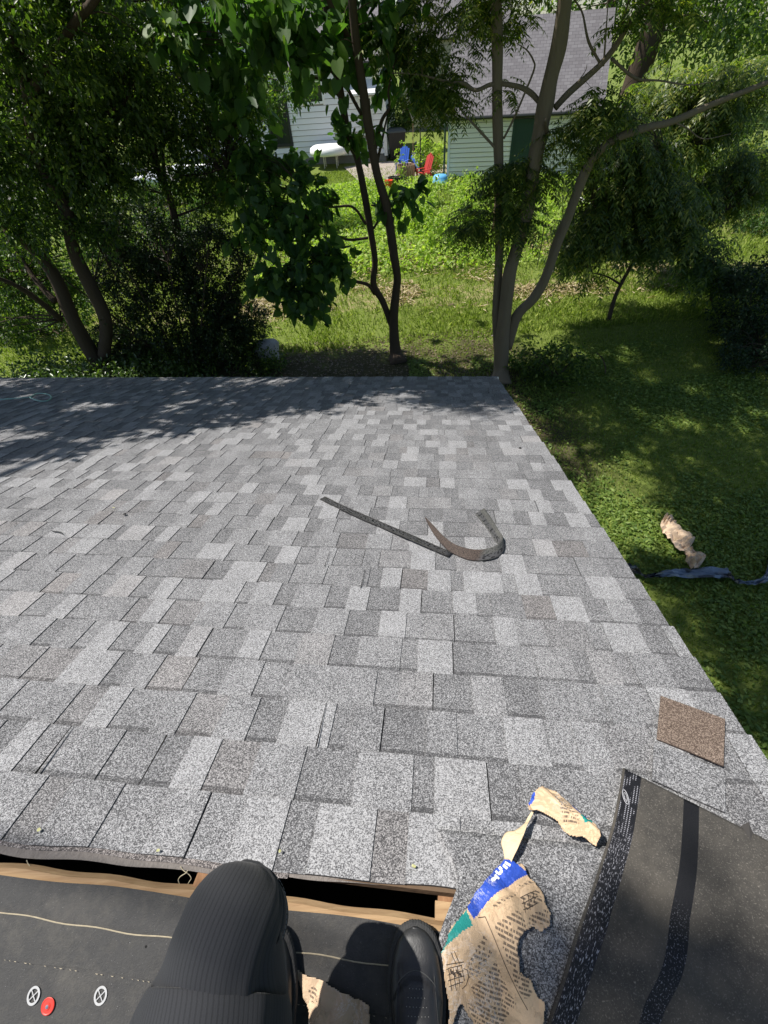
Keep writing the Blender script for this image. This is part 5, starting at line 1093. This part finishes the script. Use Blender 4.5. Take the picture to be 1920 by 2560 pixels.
# torn paper wrapper pieces
def paper_material():
    m = NT('printed_kraft', .62, .35); uv = m.coord('UV'); c = m.coord(); ink = m.attr('ink'); colr = m.attr('pc', 'Color')
    n = m.noise(c, 22, 5, .65); cr = m.ramp(m.noise(c, 9, 7, .78, dist=.9), [(.47, 0), (.50, 1), (.53, 0)])
    paper = m.mix(m.math('MULTIPLY', n, .8), colr, m.mix(1.0, colr, (.72, .64, .56), 'MULTIPLY'))
    X = m.sep(m.mapping(uv, (1, 1, 1), (0, 0, rad(14)))); rowf = m.math('FRACT', m.math('MULTIPLY', X[1], 165.0)); row = m.math('FLOOR', m.math('MULTIPLY', X[1], 165.0))
    cb = m.node('CombineXYZ'); m.link(X[0], cb.inputs[0]); m.link(row, cb.inputs[1]); wn = m.noise(m.mapping(cb.outputs[0], (430, 7.3, 1)), 1.0, 2, .6); words = m.noise(m.mapping(cb.outputs[0], (105, 3.7, 1)), 1.0, 1)
    line = m.math('MULTIPLY', m.math('LESS_THAN', rowf, .55), m.math('MULTIPLY', m.math('GREATER_THAN', wn, .43), m.math('GREATER_THAN', words, .38)))
    col = m.mix(m.math('MULTIPLY', m.math('MULTIPLY', line, ink), .8), paper, (.07, .055, .045))
    scr = m.ramp(m.noise(m.mapping(c, (1, 1, 1), (0, 0, .5)), 16, 8, .8, dist=1.4), [(.485, 0), (.50, 1), (.515, 0)])
    msk = m.ramp(m.noise(c, 11, 2), [(.5, 0), (.62, 1)]); col = m.mix(m.math('MULTIPLY', m.math('MULTIPLY', scr, msk), .8), col, (.86, .84, .82))
    m.base(col); m.bump(m.math('ADD', m.noise(c, 30, 5, .7), m.math('MULTIPLY', cr, .35)), .55, .008); return m.m
m_paper = paper_material()
def paper(name, poly, org, sc, hf, regions, inks, label, step=.002, holes=(), tears=.002, base=(.70, .52, .34), group='torn pieces of paper wrapper', stains=0):
    PU = [US(org[0]+x/sc, org[1]+y/sc, .02) for x, y in poly]; conv = lambda pl: [US(org[0]+x/sc, org[1]+y/sc, .02) for x, y in pl]
    u = np.array([p[0] for p in PU]); s = np.array([p[1] for p in PU]); ga = np.arange(u.min()-.01, u.max()+.01, step); gb = np.arange(s.min()-.01, s.max()+.01, step)
    A, B = np.meshgrid(ga, gb); Ac = (A[:-1, :-1]+A[1:, 1:])/2; Bc = (B[:-1, :-1]+B[1:, 1:])/2
    jx = tears*2*(vnoise(Ac*70+9, Bc*70+9, 2)-.5)+tears*(vnoise(Ac*190+9, Bc*190+9, 3)-.5); jy = tears*2*(vnoise(Ac*70+39, Bc*70+19, 4)-.5)
    ins = inpoly(Ac+jx, Bc+jy, PU)
    for h_ in holes: ins &= ~inpoly(Ac+jx, Bc+jy, conv(h_))
    V = RW(A, B, hf(A, B)); I = np.arange(A.size).reshape(A.shape); Fq = np.stack([I[:-1, :-1], I[:-1, 1:], I[1:, 1:], I[1:, :-1]], -1)[ins]
    pc = np.tile(np.array([*base, 1.0]), (int(ins.sum()), 1)); ac, bc = Ac[ins], Bc[ins]
    for pl, c in regions: k = inpoly(ac, bc, conv(pl)); pc[k, :3] = c
    ink = np.zeros(len(ac))
    for pl in inks: ink[inpoly(ac, bc, conv(pl))] = 1
    used, inv = np.unique(Fq, return_inverse=True); V = V.reshape(-1, 3)[used]; Fq = inv.reshape(Fq.shape)
    o = obj(name, V, Fq, m_paper, smooth=True); set_uv(o, np.stack([A.ravel(), B.ravel()], -1)[used]); face_attr(o, 'ink', ink); face_attr(o, 'pc', pc, 'FLOAT_COLOR')
    md = o.modifiers.new('thick', 'SOLIDIFY'); md.thickness = .0005; md.offset = 1
    tag(o, label, 'paper wrapper', group); return o
BLUE = (.025, .085, .52); TEAL = (.02, .33, .30); KR = (.70, .52, .34)
def hmain(a, b):
    return .021+.010*(vnoise(a*9+3, b*9+7, 5)-.3)+.0075*abs(np.sin((a*38+b*17)+2.5*vnoise(a*10+5, b*10, 8)))+.004*vnoise(a*45+20, b*45+9, 9)
main_poly = [(600, 735), (655, 760), (690, 790), (740, 785), (790, 890), (830, 935), (880, 985), (940, 1060), (945, 1130), (975, 1200), (975, 1290), (900, 1340), (840, 1385), (760, 1430), (710, 1460), (690, 1560), (700, 1690), (800, 1780), (830, 1860),
             (870, 1950), (935, 1985), (930, 2110), (930, 2240), (900, 2330), (330, 2330), (310, 2212), (240, 2080), (190, 2015), (150, 2060), (125, 2140), (110, 2240), (105, 2330), (60, 2330), (75, 2160), (85, 2010), (60, 1880), (30, 1750), (20, 1640), (10, 1560), (110, 1370), (190, 1215), (240, 1165), (330, 1030), (430, 915), (480, 850), (530, 795)]
main = paper('paper_wrapper', main_poly, (1100, 1950), 3.627, hmain,
      [([(655, 755), (800, 880), (640, 965), (450, 1100), (300, 1245), (240, 1165), (330, 1020), (420, 900), (560, 740)], BLUE), ([(235, 1180), (290, 1285), (200, 1400), (60, 1500), (0, 1580), (0, 1500), (150, 1250)], TEAL)],
      [[(490, 1370), (700, 1190), (780, 1370), (700, 1690), (610, 1650), (560, 1520)], [(460, 1160), (700, 1040), (710, 1060), (470, 1180)], [(690, 990), (850, 930), (860, 950), (700, 1015)], [(240, 1640), (400, 1420), (460, 1560), (340, 1740), (260, 1760)],
       [(280, 1850), (500, 1630), (600, 1860), (680, 1990), (560, 2180), (420, 2300), (340, 2060)], [(800, 1230), (960, 1180), (970, 1290), (830, 1380), (790, 1300)], [(720, 1090), (880, 1020), (920, 1130), (770, 1190)], [(245, 2010), (300, 1990), (420, 2300), (370, 2320)], [(640, 1650), (780, 1770), (830, 1900), (760, 1950), (660, 1800)]],
      'large torn brown paper wrapper with blue and teal bands and printed text beside the shoe')
def bars(mb_, poly, org, sc, wd, hh=.037):
    P = [np.array(US(org[0]+x/sc, org[1]+y/sc, hh)) for x, y in poly]
    for a, b in zip(P[:-1], P[1:]):
        d = b-a; L = np.linalg.norm(d); d = d/L; n = np.array([-d[1], d[0]])*wd/2; k = max(2, int(L/.006)); V = []; Fc = []
        for i in range(k+1):
            q = a+d*L*i/k
            for sg in (1, -1): e = q+sg*n; V.append(RW(e[0], e[1], float(hmain(e[0], e[1]))+.0012))
        Fc = [(2*i, 2*i+1, 2*i+3, 2*i+2) for i in range(k)]; mb_.add(V, Fc)
# diagrams printed on the wrapper and the big white letters on its blue band
ink = MB(); ink2 = MB(); ink3 = MB(); o5 = (1100, 1950); m_ink = plain('printing_ink', (.07, .055, .045), .8, .2); 
for g in ([(60, 1740), (200, 1690)], [(70, 1790), (215, 1740)], [(75, 1840), (225, 1790)], [(85, 1890), (215, 1850)], [(80, 1740), (110, 1930)], [(120, 1720), (150, 1930)], [(160, 1705), (185, 1900)], [(195, 1695), (225, 1840)], [(60, 1700), (220, 1660)], [(215, 1720), (250, 1730), (262, 1800), (240, 1880), (205, 1920)],
          [(100, 1590), (150, 1690)], [(130, 1580), (180, 1680)], [(730, 1050), (870, 1000)], [(745, 1100), (890, 1050)], [(755, 1150), (880, 1110)], [(760, 1050), (775, 1170)], [(800, 1035), (820, 1150)], [(845, 1015), (860, 1110)], [(345, 1195), (420, 1340), (520, 1540), (640, 1790), (740, 1990), (800, 2100)]):
    bars(ink3 if g[0] == (345, 1195) else (ink2 if g[0][0] > 700 else ink), g, o5, 3.627, .0011)
for k in range(6): bars(ink, [(95+18*k, 1760+14*(k % 3)), (108+18*k, 1756+14*(k % 3))], o5, 3.627, .006)
ink.build('printed_diagram', m_ink, main); ink2.build('printed_table', m_ink, main); ink3.build('printed_line', m_ink, main)
wl_ = MB()
for g in ([(468, 905), (515, 865)], [(500, 840), (540, 880)], [(478, 880), (500, 905)]): bars(wl_, g, o5, 3.627, .0055)
for g in ([(508, 800), (530, 828), (556, 822), (562, 800), (540, 770)], [(575, 760), (612, 795)], [(590, 738), (640, 770)]): bars(wl_, g, o5, 3.627, .0052)
wl_.build('white_lettering', m_whitetrim, main)
# twisted neck of the wrapper and the small piece above
strip_poly_L = [(830, 285), (790, 350), (760, 400), (680, 455), (600, 475), (555, 560), (575, 650), (590, 745)]
strip_poly_R = [(850, 292), (815, 360), (790, 410), (765, 480), (740, 540), (705, 620), (665, 700), (640, 765)]
nk = px_strip('wrapper_neck', strip_poly_L, strip_poly_R, o5, 3.627, [.03, .03, .028, .026, .024, .022, .022, .026], [.03, .036, .04, .044, .046, .046, .04, .03], 10, plain('bare_kraft', (.66, .52, .34), .7, .3, var=.18, scale=30, bump=.5, bscale=60), .0006)
nk.name = 'twisted_neck'; w_mat = nk.matrix_world.copy(); nk.parent = main
def hp2(a, b):
    p = np.array(US(1100+1130/3.627, 1950+330/3.627, .02)); d = np.array([.78, -.62]); q = (a-p[0])*d[1]*-1+(b-p[1])*d[0]
    return .020+.026*np.exp(-(q/.020)**2)+.012*vnoise(a*22+3, b*22+7, 5)+.006*abs(np.sin(a*90+b*60))
paper('paper_wrapper', [(795, 235), (830, 180), (870, 140), (960, 105), (1030, 135), (1100, 190), (1180, 255), (1250, 320), (1330, 365), (1390, 425), (1425, 520), (1430, 590), (1400, 640), (1310, 575), (1210, 540), (1120, 490), (1080, 420), (1000, 365), (930, 320), (870, 285), (830, 292), (800, 290)], o5, 3.627, hp2,
      [([(790, 200), (850, 150), (850, 215), (800, 250)], BLUE), ([(1170, 260), (1340, 375), (1240, 365), (1200, 320)], BLUE), ([(1245, 385), (1375, 400), (1360, 450), (1290, 470)], TEAL)],
      [[(1000, 150), (1060, 170), (1230, 380), (1240, 460), (1120, 440), (1060, 290)]], 'small crumpled twist of paper wrapper with a blue corner, above the large wrapper', tears=.002)
paper('paper_wrapper', [(95, 905), (150, 925), (260, 970), (400, 1040), (525, 1110), (530, 1260), (560, 1400), (250, 1400), (190, 1260), (150, 1120), (120, 1010)], (700, 2050), 2.37, lambda a, b: .008+.010*vnoise(a*14+30, b*14+9, 6)+.004*abs(np.sin(a*70-b*30)),
      [([(0, 0), (1, 0), (0, 1)], KR)], [[(160, 1010), (210, 1000), (220, 1100), (180, 1090)]], 'pale crumpled paper piece lying on the felt between the shorts and the shoe', base=(.66, .50, .35), tears=.002)

# small things
px = near_px(123, 2513); m_redcap = plain('red_cap_plastic', (.62, .05, .035), .45, .4, var=.12, scale=90)
e = empty('cap_nail', RN(px[0], px[1], .005), 'red plastic cap nail driven into the felt', 'cap nail')
MB().lathe(RN(px[0], px[1], .0028), [(.0128, 0), (.0132, .0012), (.0120, .0020), (.0105, .0014), (.006, .0016), (.005, .0028), (.001, .003)], 28, az=nn).build('cap', m_redcap, e)
MB().lathe(RN(px[0], px[1], .0056), [(.0030, 0), (.0030, .0009), (.0005, .0012)], 12, az=nn).build('nail_head', m_rim, e)
m_yel = leaf_mat('yellow_leaf_bits', (.36, .36, .16), (.45, .44, .22), (.42, .45, .26), .2)
bits = [(396, 2127, .007), (98, 2076, .008), (1034, 2167, .0075), (1176, 2202, .008), (284, 1270, .012), (700, 2130, .006), (1350, 1075, .012), (1160, 2235, .005)]
for i, (x, y, s) in enumerate(bits):
    u, v = US(x, y, .01); c = RW(u, v, .0125); k = 9; s *= .68; V = [c+nn*.001]
    V += [c+ru*s*(.6+.5*random.random())*math.cos(6.28*j/k)+rv*s*(.5+.4*random.random())*math.sin(6.28*j/k)+rn*random.uniform(0, .002) for j in range(k)]
    o = obj('leaf_bit', V, [(0, 1+j, 1+(j+1) % k) for j in range(k)], m_yel)
    tag(o, 'tiny pale yellow leaf bit on shingles, '+['above the open slot left of the knee', 'at the far left above the open slot', 'on the lower row right of the knee', 'nearest the left edge of the large wrapper', 'amid the left half of the roof', 'just right of the knee above the slot', 'near the rake edge', 'beside the blue wrapper band'][i], 'leaf bit', 'tiny yellow leaf bits on the roof')
u, v = US(143, 1330, .01); o = MB().tube([RF(u-.045, v+.012, .011), RF(u-.015, v, .013), RF(u+.02, v-.004, .012), RF(u+.055, v-.024, .012)], [.001, .0035, .0045, .0008], 6, res=4, flat=.4).build('dark_twig', m_black); tag(o, 'thin dark twig lying on the shingles at the left', 'twig')  # flattened tube modelled as a dark twig
lp = []
for x, y in [(-60, 1000), (0, 999), (40, 996), (73, 993), (90, 985), (108, 984), (124, 988), (128, 996), (118, 1002), (100, 1003), (84, 998), (73, 993)]: uu, vv = US(x, y, .012); lp.append(RF(uu, vv, .013))
o = MB().tube(lp, .006, 6, res=5).build('cord', plain('pale_green_cord', (.30, .50, .42), .6, .3)); tag(o, 'pale green cord ending in a loop on the shaded far left of the roof', 'cord')
for i, (x, y) in enumerate([(167, 1001), (312, 1287), (1300, 1121)]):
    u, v = US(x, y, .01); o = MB().lathe(RF(u, v, .0115), [(.008, 0), (.010, .004), (.004, .008)], 8, az=rn).build('acorn_cap', m_black); tag(o, ['small black crumb on the shaded part of the roof near the cord loop', 'small black crumb on the sunlit shingles at left', 'small black crumb near the rake edge'][i], 'crumb', 'black crumbs on the roof')

#@@PERSON@@
def pdp(x, y, t): return O+t*ray(x, y)
K = pdp(574, 2318, .600); M1 = pdp(554, 2440, .605); M2 = pdp(520, 2610, .575)
hipL = M2+(M2-K)/np.linalg.norm(M2-K)*.26; pel = hipL+np.array([.10, -.05, -.02]); hipR = pel+np.array([.10, -.02, 0])
def nz(x, y): q = np.array([x, y, 0.]); return (APEX@nn-(q[0]*nn[0]+q[1]*nn[1]))/nn[2]
toe_u, toe_w = near_px(1038, 2316, .03); bot_u, bot_w = near_px(1043, 2540, .04)
ax_s = np.array([bot_u-toe_u, bot_w-toe_w]); ax_s /= np.linalg.norm(ax_s)
def SH(x, y, h, org=None):                  # shoe frame: x from the toe back, y to the right, h up
    side = np.array([ax_s[1], -ax_s[0]])
    a, b = np.array([toe_u, toe_w])+ax_s*x+side*y; return RN(a, b, .004+h)
if (SH(.1, .05, 0)-SH(.1, 0, 0))@ru < 0: _sg = -1
else: _sg = 1
ankR = SH(.262, 0, .10); kneeR = np.array([.30, -.48, 4.80])
ankL = np.array([-.275, -.20, nz(-.275, -.20)+.10])
person = empty('person', (float(pel[0]), float(pel[1]), nz(pel[0], pel[1])), 'person in charcoal shorts and black shoes crouching at the open ridge', 'person')
m_skin = NT('skin', .5, .4); _c = m_skin.coord(); m_skin.base(m_skin.mix(m_skin.noise(_c, 14, 4), (.36, .17, .10), (.52, .28, .18))); m_skin.b.inputs['Subsurface Weight'].default_value = .08; m_skin.b.inputs['Subsurface Radius'].default_value = (.02, .008, .004); m_skin.bump(m_skin.noise(_c, 180, 3), .25, .002); m_skin = m_skin.m
def skinned(name, verts, edges, radii, mat, root=0):
    me = bpy.data.meshes.new(name+'_cage'); org = parent_origin(person); me.from_pydata([tuple((np.array(v)-org).tolist()) for v in verts], edges, []); ob_ = bpy.data.objects.new(name+'_cage', me); COL.objects.link(ob_)
    sk = ob_.modifiers.new('skin', 'SKIN'); sk.use_smooth_shade = True
    for i, r_ in enumerate(radii): me.skin_vertices[0].data[i].radius = (r_, r_) if np.isscalar(r_) else r_
    me.skin_vertices[0].data[root].use_root = True; sb = ob_.modifiers.new('sub', 'SUBSURF'); sb.levels = 2; sb.render_levels = 2
    dg = bpy.context.evaluated_depsgraph_get(); dg.update(); m2 = bpy.data.meshes.new_from_object(ob_.evaluated_get(dg)); m2.name = name; bpy.data.objects.remove(ob_)
    m2.materials.clear(); m2.materials.append(mat); o = bpy.data.objects.new(name, m2); COL.objects.link(o); o.parent = person; return o
kd = (K-M1)/np.linalg.norm(K-M1)
def mid(a, b, t=.5): return a*(1-t)+b*t
KN = K+kd*.018+np.array([0, .006, -.045])
vs = [pel, hipL, mid(hipL, K, .5), mid(hipL, K, .85), KN, mid(KN, ankL, .3), mid(KN, ankL, .7), ankL, ankL+np.array([0, .10, -.055]), hipR, mid(hipR, kneeR, .5), kneeR, mid(kneeR, ankR, .35), mid(kneeR, ankR, .75), ankR, ankR-(ankR-SH(.10, 0, .035)), pel+np.array([0, -.12, .18]), pel+np.array([0, -.2, .42])]
ed = [(0, 1), (1, 2), (2, 3), (3, 4), (4, 5), (5, 6), (6, 7), (7, 8), (0, 9), (9, 10), (10, 11), (11, 12), (12, 13), (13, 14), (14, 15), (0, 16), (16, 17)]
rs = [.12, .085, .066, .048, .054, .046, .045, .036, .026, .09, .078, .060, .056, .042, .032, .018, .12, .13]
skinned('body', vs, ed, rs, m_skin)
def cloth_mat(name, col, rib=True):
    m = NT(name, .85, .2); uv = m.coord('UV'); c = m.coord(); X = m.sep(uv)
    cell = m.node('TexBrick'); m.link(uv, cell.inputs[0]); cell.inputs['Scale'].default_value = 1; cell.inputs['Brick Width'].default_value = .0062; cell.inputs['Row Height'].default_value = .35; cell.inputs['Mortar Size'].default_value = .0010; cell.offset = 0
    w_ = m.noise(c, 700, 2); f = cell.outputs['Fac']; n = m.noise(c, 10, 4)
    cc = m.mix(m.math('MULTIPLY', f, .6), m.mix(n, tuple(x*.85 for x in col), tuple(x*1.15 for x in col)), tuple(x*.45 for x in col)); cc = m.mix(m.math('MULTIPLY', w_, .35), cc, tuple(x*1.8 for x in col))
    m.base(cc); m.b.inputs['Sheen Weight'].default_value = .06; m.bump(m.math('SUBTRACT', m.math('MULTIPLY', w_, .3), f), .45, .0015); return m.m
m_shorts = cloth_mat('charcoal_waffle_cloth', (.024, .025, .028))
def shorts():
    # left leg of the shorts: swept tube with folds, open at the hem
    top = hipL+(hipL-M2)/np.linalg.norm(hipL-M2)*.06
    P, R_ = smooth_path(np.array([top, hipL, M2, M1, K, K+kd*.006+np.array([0, .004, -.035]), K+np.array([0, .006, -.075])]), np.array([.130, .124, .106, .085, .066, .064, .060]), 14)
    n = 72; V = []; uv = []; T = np.gradient(P, axis=0); T /= np.linalg.norm(T, axis=1)[:, None]; a = np.array([0, 0, 1.]); L = np.r_[0, np.cumsum(np.linalg.norm(np.diff(P, axis=0), axis=1))]; tot = L[-1]
    tocam = O
    for i, (p, t, r_) in enumerate(zip(P, T, R_)):
        b = np.cross(t, a); b /= np.linalg.norm(b); a2 = np.cross(b, t); d = tot-L[i]
        for k in range(n):
            th = 2*math.pi*k/n; f = 0
            f += .0045*math.exp(-((d-.22-.05*math.cos(th-1.2)-.03*math.sin(th))/.012)**2)*max(0, math.sin(th+.3))*1.0
            f -= .004*math.exp(-((d-.205-.05*math.cos(th-1.2)-.03*math.sin(th))/.010)**2)*max(0, math.sin(th+.3))
            f += .004*math.exp(-((d-.30+.06*math.cos(th-.6))/.014)**2)*max(0, math.sin(th))
            f += .0026*math.exp(-((th-.55-.5*d)/.14)**2)-.002*math.exp(-((th-.30-.5*d)/.12)**2)        # long crease down the outer side
            f += .003*math.sin(3*th+d*18)*min(1, d*6)+.0022*(vnoise(k*.25+3, d*22, 3)-.5)
            if d < .004: f += .0015
            V.append(p+(r_+f)*(math.cos(th)*b+math.sin(th)*a2)); uv.append((th*r_, L[i]))
    m = len(P); Fc = [(i*n+k, i*n+(k+1) % n, (i+1)*n+(k+1) % n, (i+1)*n+k) for i in range(m-1) for k in range(n)]
    o = obj('shorts', V, Fc, m_shorts, person, smooth=True); set_uv(o, np.array(uv)); md = o.modifiers.new('t', 'SOLIDIFY'); md.thickness = .0018; md.offset = 1
    st = MB(); i0 = int(np.argmin(abs((tot-L)-.022))); 
    for k in range(0, n, 1):
        a_ = V[i0*n+k]; b_2 = V[i0*n+(k+1) % n]; nrm = (a_-P[i0]); nrm = nrm/np.linalg.norm(nrm)*.0022; st.tube([a_+nrm+(b_2-a_)*.12, b_2+nrm-(b_2-a_)*.12], .00045, 4)
    st.build('hem_stitching', plain('grey_thread', (.22, .22, .23), .8), o)
    for a_k, k_k in ((ankR, kneeR), (ankL, K)):
        b = MB(); b.tube([a_k+np.array([0, .015, -.03]), mid(a_k, k_k, .08), mid(a_k, k_k, .3)], [.044, .043, .050], 20, res=5); b.build('sock', m_black, person, smooth=True)
    # right leg and seat, out of view
    b = MB(); b.tube([hipR+np.array([0, -.08, .0]), hipR, mid(hipR, kneeR, .5), mid(hipR, kneeR, .98)], [.13, .125, .105, .085], 24, res=8); b.build('shorts', m_shorts, person, smooth=True)
    b = MB(); b.tube([pel+np.array([0, .02, -.10]), pel, pel+np.array([0, -.06, .12]), pel+np.array([0, -.12, .2])], [.13, .175, .165, .15], 24, res=6); b.build('shorts', m_shorts, person, smooth=True)
    b = MB(); b.tube([pel+np.array([0, -.10, .16]), pel+np.array([0, -.16, .3]), pel+np.array([0, -.22, .46])], [.160, .165, .175], 24, res=6); b.build('shirt', plain('dark_shirt', (.04, .04, .045), .9), person, smooth=True)
shorts()
# shoes
m_shoe = NT('black_leather', .42, .5); _c = m_shoe.coord(); _n = m_shoe.noise(_c, 9, 4); m_shoe.base(m_shoe.mix(_n, (.016, .016, .017), (.034, .034, .035))); m_shoe.bump(m_shoe.noise(_c, 260, 4, .7), .3, .002); m_shoe.put(m_shoe.b.inputs['Roughness'], m_shoe.mix(_n, (.34,)*3, (.55,)*3)); m_shoe = m_shoe.m
m_sole = plain('black_rubber_sole', (.035, .035, .035), .75, .3, var=.3, scale=60, bump=.3, bscale=300)
def shoe(frame, root_parent, detail=True):
    st = [(0.0, .008), (.006, .024), (.018, .036), (.04, .045), (.07, .050), (.10, .051), (.14, .046), (.18, .040), (.22, .037), (.255, .036), (.28, .028), (.292, .010)]
    hw = lambda x: float(np.interp(x, [a for a, _ in st], [b for _, b in st]))
    top = lambda x: float(np.interp(x, [0, .01, .04, .08, .12, .16, .19, .22, .25, .28, .292], [.030, .040, .052, .057, .064, .078, .092, .088, .084, .082, .070]))
    xs_ = np.unique(np.r_[np.array([0, .002, .005, .009, .014]), np.linspace(.02, .27, 40), [.28, .286, .292]]); n = 40; V = []; Fc = []
    for x in xs_:
        w_ = hw(x)-.004; T_ = top(x)
        for k in range(n):
            t = math.pi*k/(n-1); cy, cz = math.cos(t), math.sin(t); e = .72
            y = w_*np.sign(cy)*abs(cy)**e; z = .022+(T_-.022)*abs(cz)**(.62 if x < .12 else .8)
            # toe cap ridge line and vamp seam
            g = .0016*math.exp(-((x-.058-.9*y*y/.05)/.0035)**2)-.0012*math.exp(-((x-.064-.9*y*y/.05)/.003)**2)
            if x > .05: z += -.0022*math.exp(-((abs(y)-.030)/.0022)**2)
            V.append(frame(x, y, z+g*2))
    m = len(xs_); Fc = [(i*n+k, i*n+k+1, (i+1)*n+k+1, (i+1)*n+k) for i in range(m-1) for k in range(n-1)]+[tuple(range(n)), tuple((m-1)*n+k for k in range(n))[::-1]]
    up_ = MB().add(V, Fc).build('shoe', m_shoe, root_parent, smooth=True)
    # sole with a ribbed rim
    V = []; Fc = []; ring = []
    for x in xs_: ring.append((x, hw(x)))
    for x in xs_[::-1]: ring.append((x, -hw(x)))
    c = np.array([.14, 0]); nr_ = len(ring); lev = [(0, .97), (.004, 1.02), (.010, 1.03), (.016, 1.05), (.020, 1.05), (.024, 1.03), (.0265, .97), (.0265, .90)]
    # resample ring evenly for the ribs
    rg = np.array(ring); sl2 = np.r_[0, np.cumsum(np.linalg.norm(np.diff(np.vstack([rg, rg[:1]]), axis=0), axis=1))]; N_ = 260; tt = np.linspace(0, sl2[-1], N_, endpoint=False); rc = np.vstack([rg, rg[:1]]); rx = np.interp(tt, sl2, rc[:, 0]); ry = np.interp(tt, sl2, rc[:, 1])
    for z, s in lev:
        for k in range(N_):
            rib = .0009 if (k % 2 and .006 < z < .025) else 0; d = np.array([rx[k], ry[k]])-c; q = c+d*s+d/np.linalg.norm(d)*rib; V.append(frame(q[0], q[1], z))
    Fc = [(i*N_+k, i*N_+(k+1) % N_, (i+1)*N_+(k+1) % N_, (i+1)*N_+k) for i in range(len(lev)-1) for k in range(N_)]+[tuple(range(N_))[::-1], tuple((len(lev)-1)*N_+k for k in range(N_))]
    MB().add(V, Fc).build('sole', m_sole, up_)
    if not detail: return up_
    d = MB()
    for i in range(6):
        for j in range(-3, 4):
            x = .075+.011*i; y = .0058*j+.0029*(i % 2)
            if abs(y) < .006+.0028*i+.006: 
                d.lathe(frame(x, y, top(x)+.0004-.006*(abs(y)/.05)**2*0-(top(x)-.022)*(1-(1-(abs(y)/(hw(x)-.004))**(2/.72))**(.31 if x < .12 else .4))), [(.0007, 0), (.0006, .0006), (.0002, .0008)], 6, az=nn)
    d.build('perforations', plain('perforation_dust', (.35, .34, .32), .9), up_)
    def surf(x, y): return top(x)-(top(x)-.022)*(1-(1-min(.98, abs(y)/(hw(x)-.004))**(2/.72))**(.31 if x < .12 else .4))
    s_ = MB()
    for sg in (-1, 1): s_.tube([frame(x, sg*(.0365-.006*abs(x-.12)/.1), surf(x, .0365-.006*abs(x-.12)/.1)+.0008) for x in np.linspace(.06, .20, 20)], .0007, 4)
    s_.tube([frame(.052+1.9*y*y*9, y, surf(.052+1.9*y*y*9, y)+.0012) for y in np.linspace(-.034, .034, 22)], .0011, 5); s_.build('seam', plain('seam_thread', (.08, .08, .078), .8), up_)
    tg = MB(); 
    for (x0, x1, y0, y1) in ((.124, .128, -.016, .006), (.142, .146, -.016, .006), (.128, .142, -.0125, .0025)): tg.add([frame(x, y, top((x0+x1)/2)+.0035) for x, y in ((x0, y0), (x1, y0), (x1, y1), (x0, y1))], [(0, 1, 2, 3)])
    tg.build('lace_tag', plain('brushed_tag', (.55, .56, .55), .35, .5, .7), up_)
    tn_ = MB(); tn_.add([frame(x, y, top(x)+.0015+.002*math.cos(y*60)) for x in (.150, .165, .185, .205) for y in (-.022, -.011, 0, .011, .022)], [(i*5+j, i*5+j+1, (i+1)*5+j+1, (i+1)*5+j) for i in range(3) for j in range(4)]); tn_.build('tongue', m_shoe, up_)
    lc = MB()
    for i, x in enumerate((.160, .174, .188, .200)): lc.tube([frame(x, -.022, surf(x, .022)+.004), frame(x+.003, 0, top(x)+.007), frame(x, .022, surf(x, .022)+.004)], .0028, 6, res=4, flat=.6)
    lc.build('laces', m_black, up_)
    return up_
shoe(lambda x, y, h: SH(x, y*_sg, h), person)
def SL2(x, y, h):
    p = np.array([-.285+y, .045-x]); return np.array([p[0], p[1], nz(p[0], p[1])])+nn*(.006+h)
shoe(SL2, person, False)
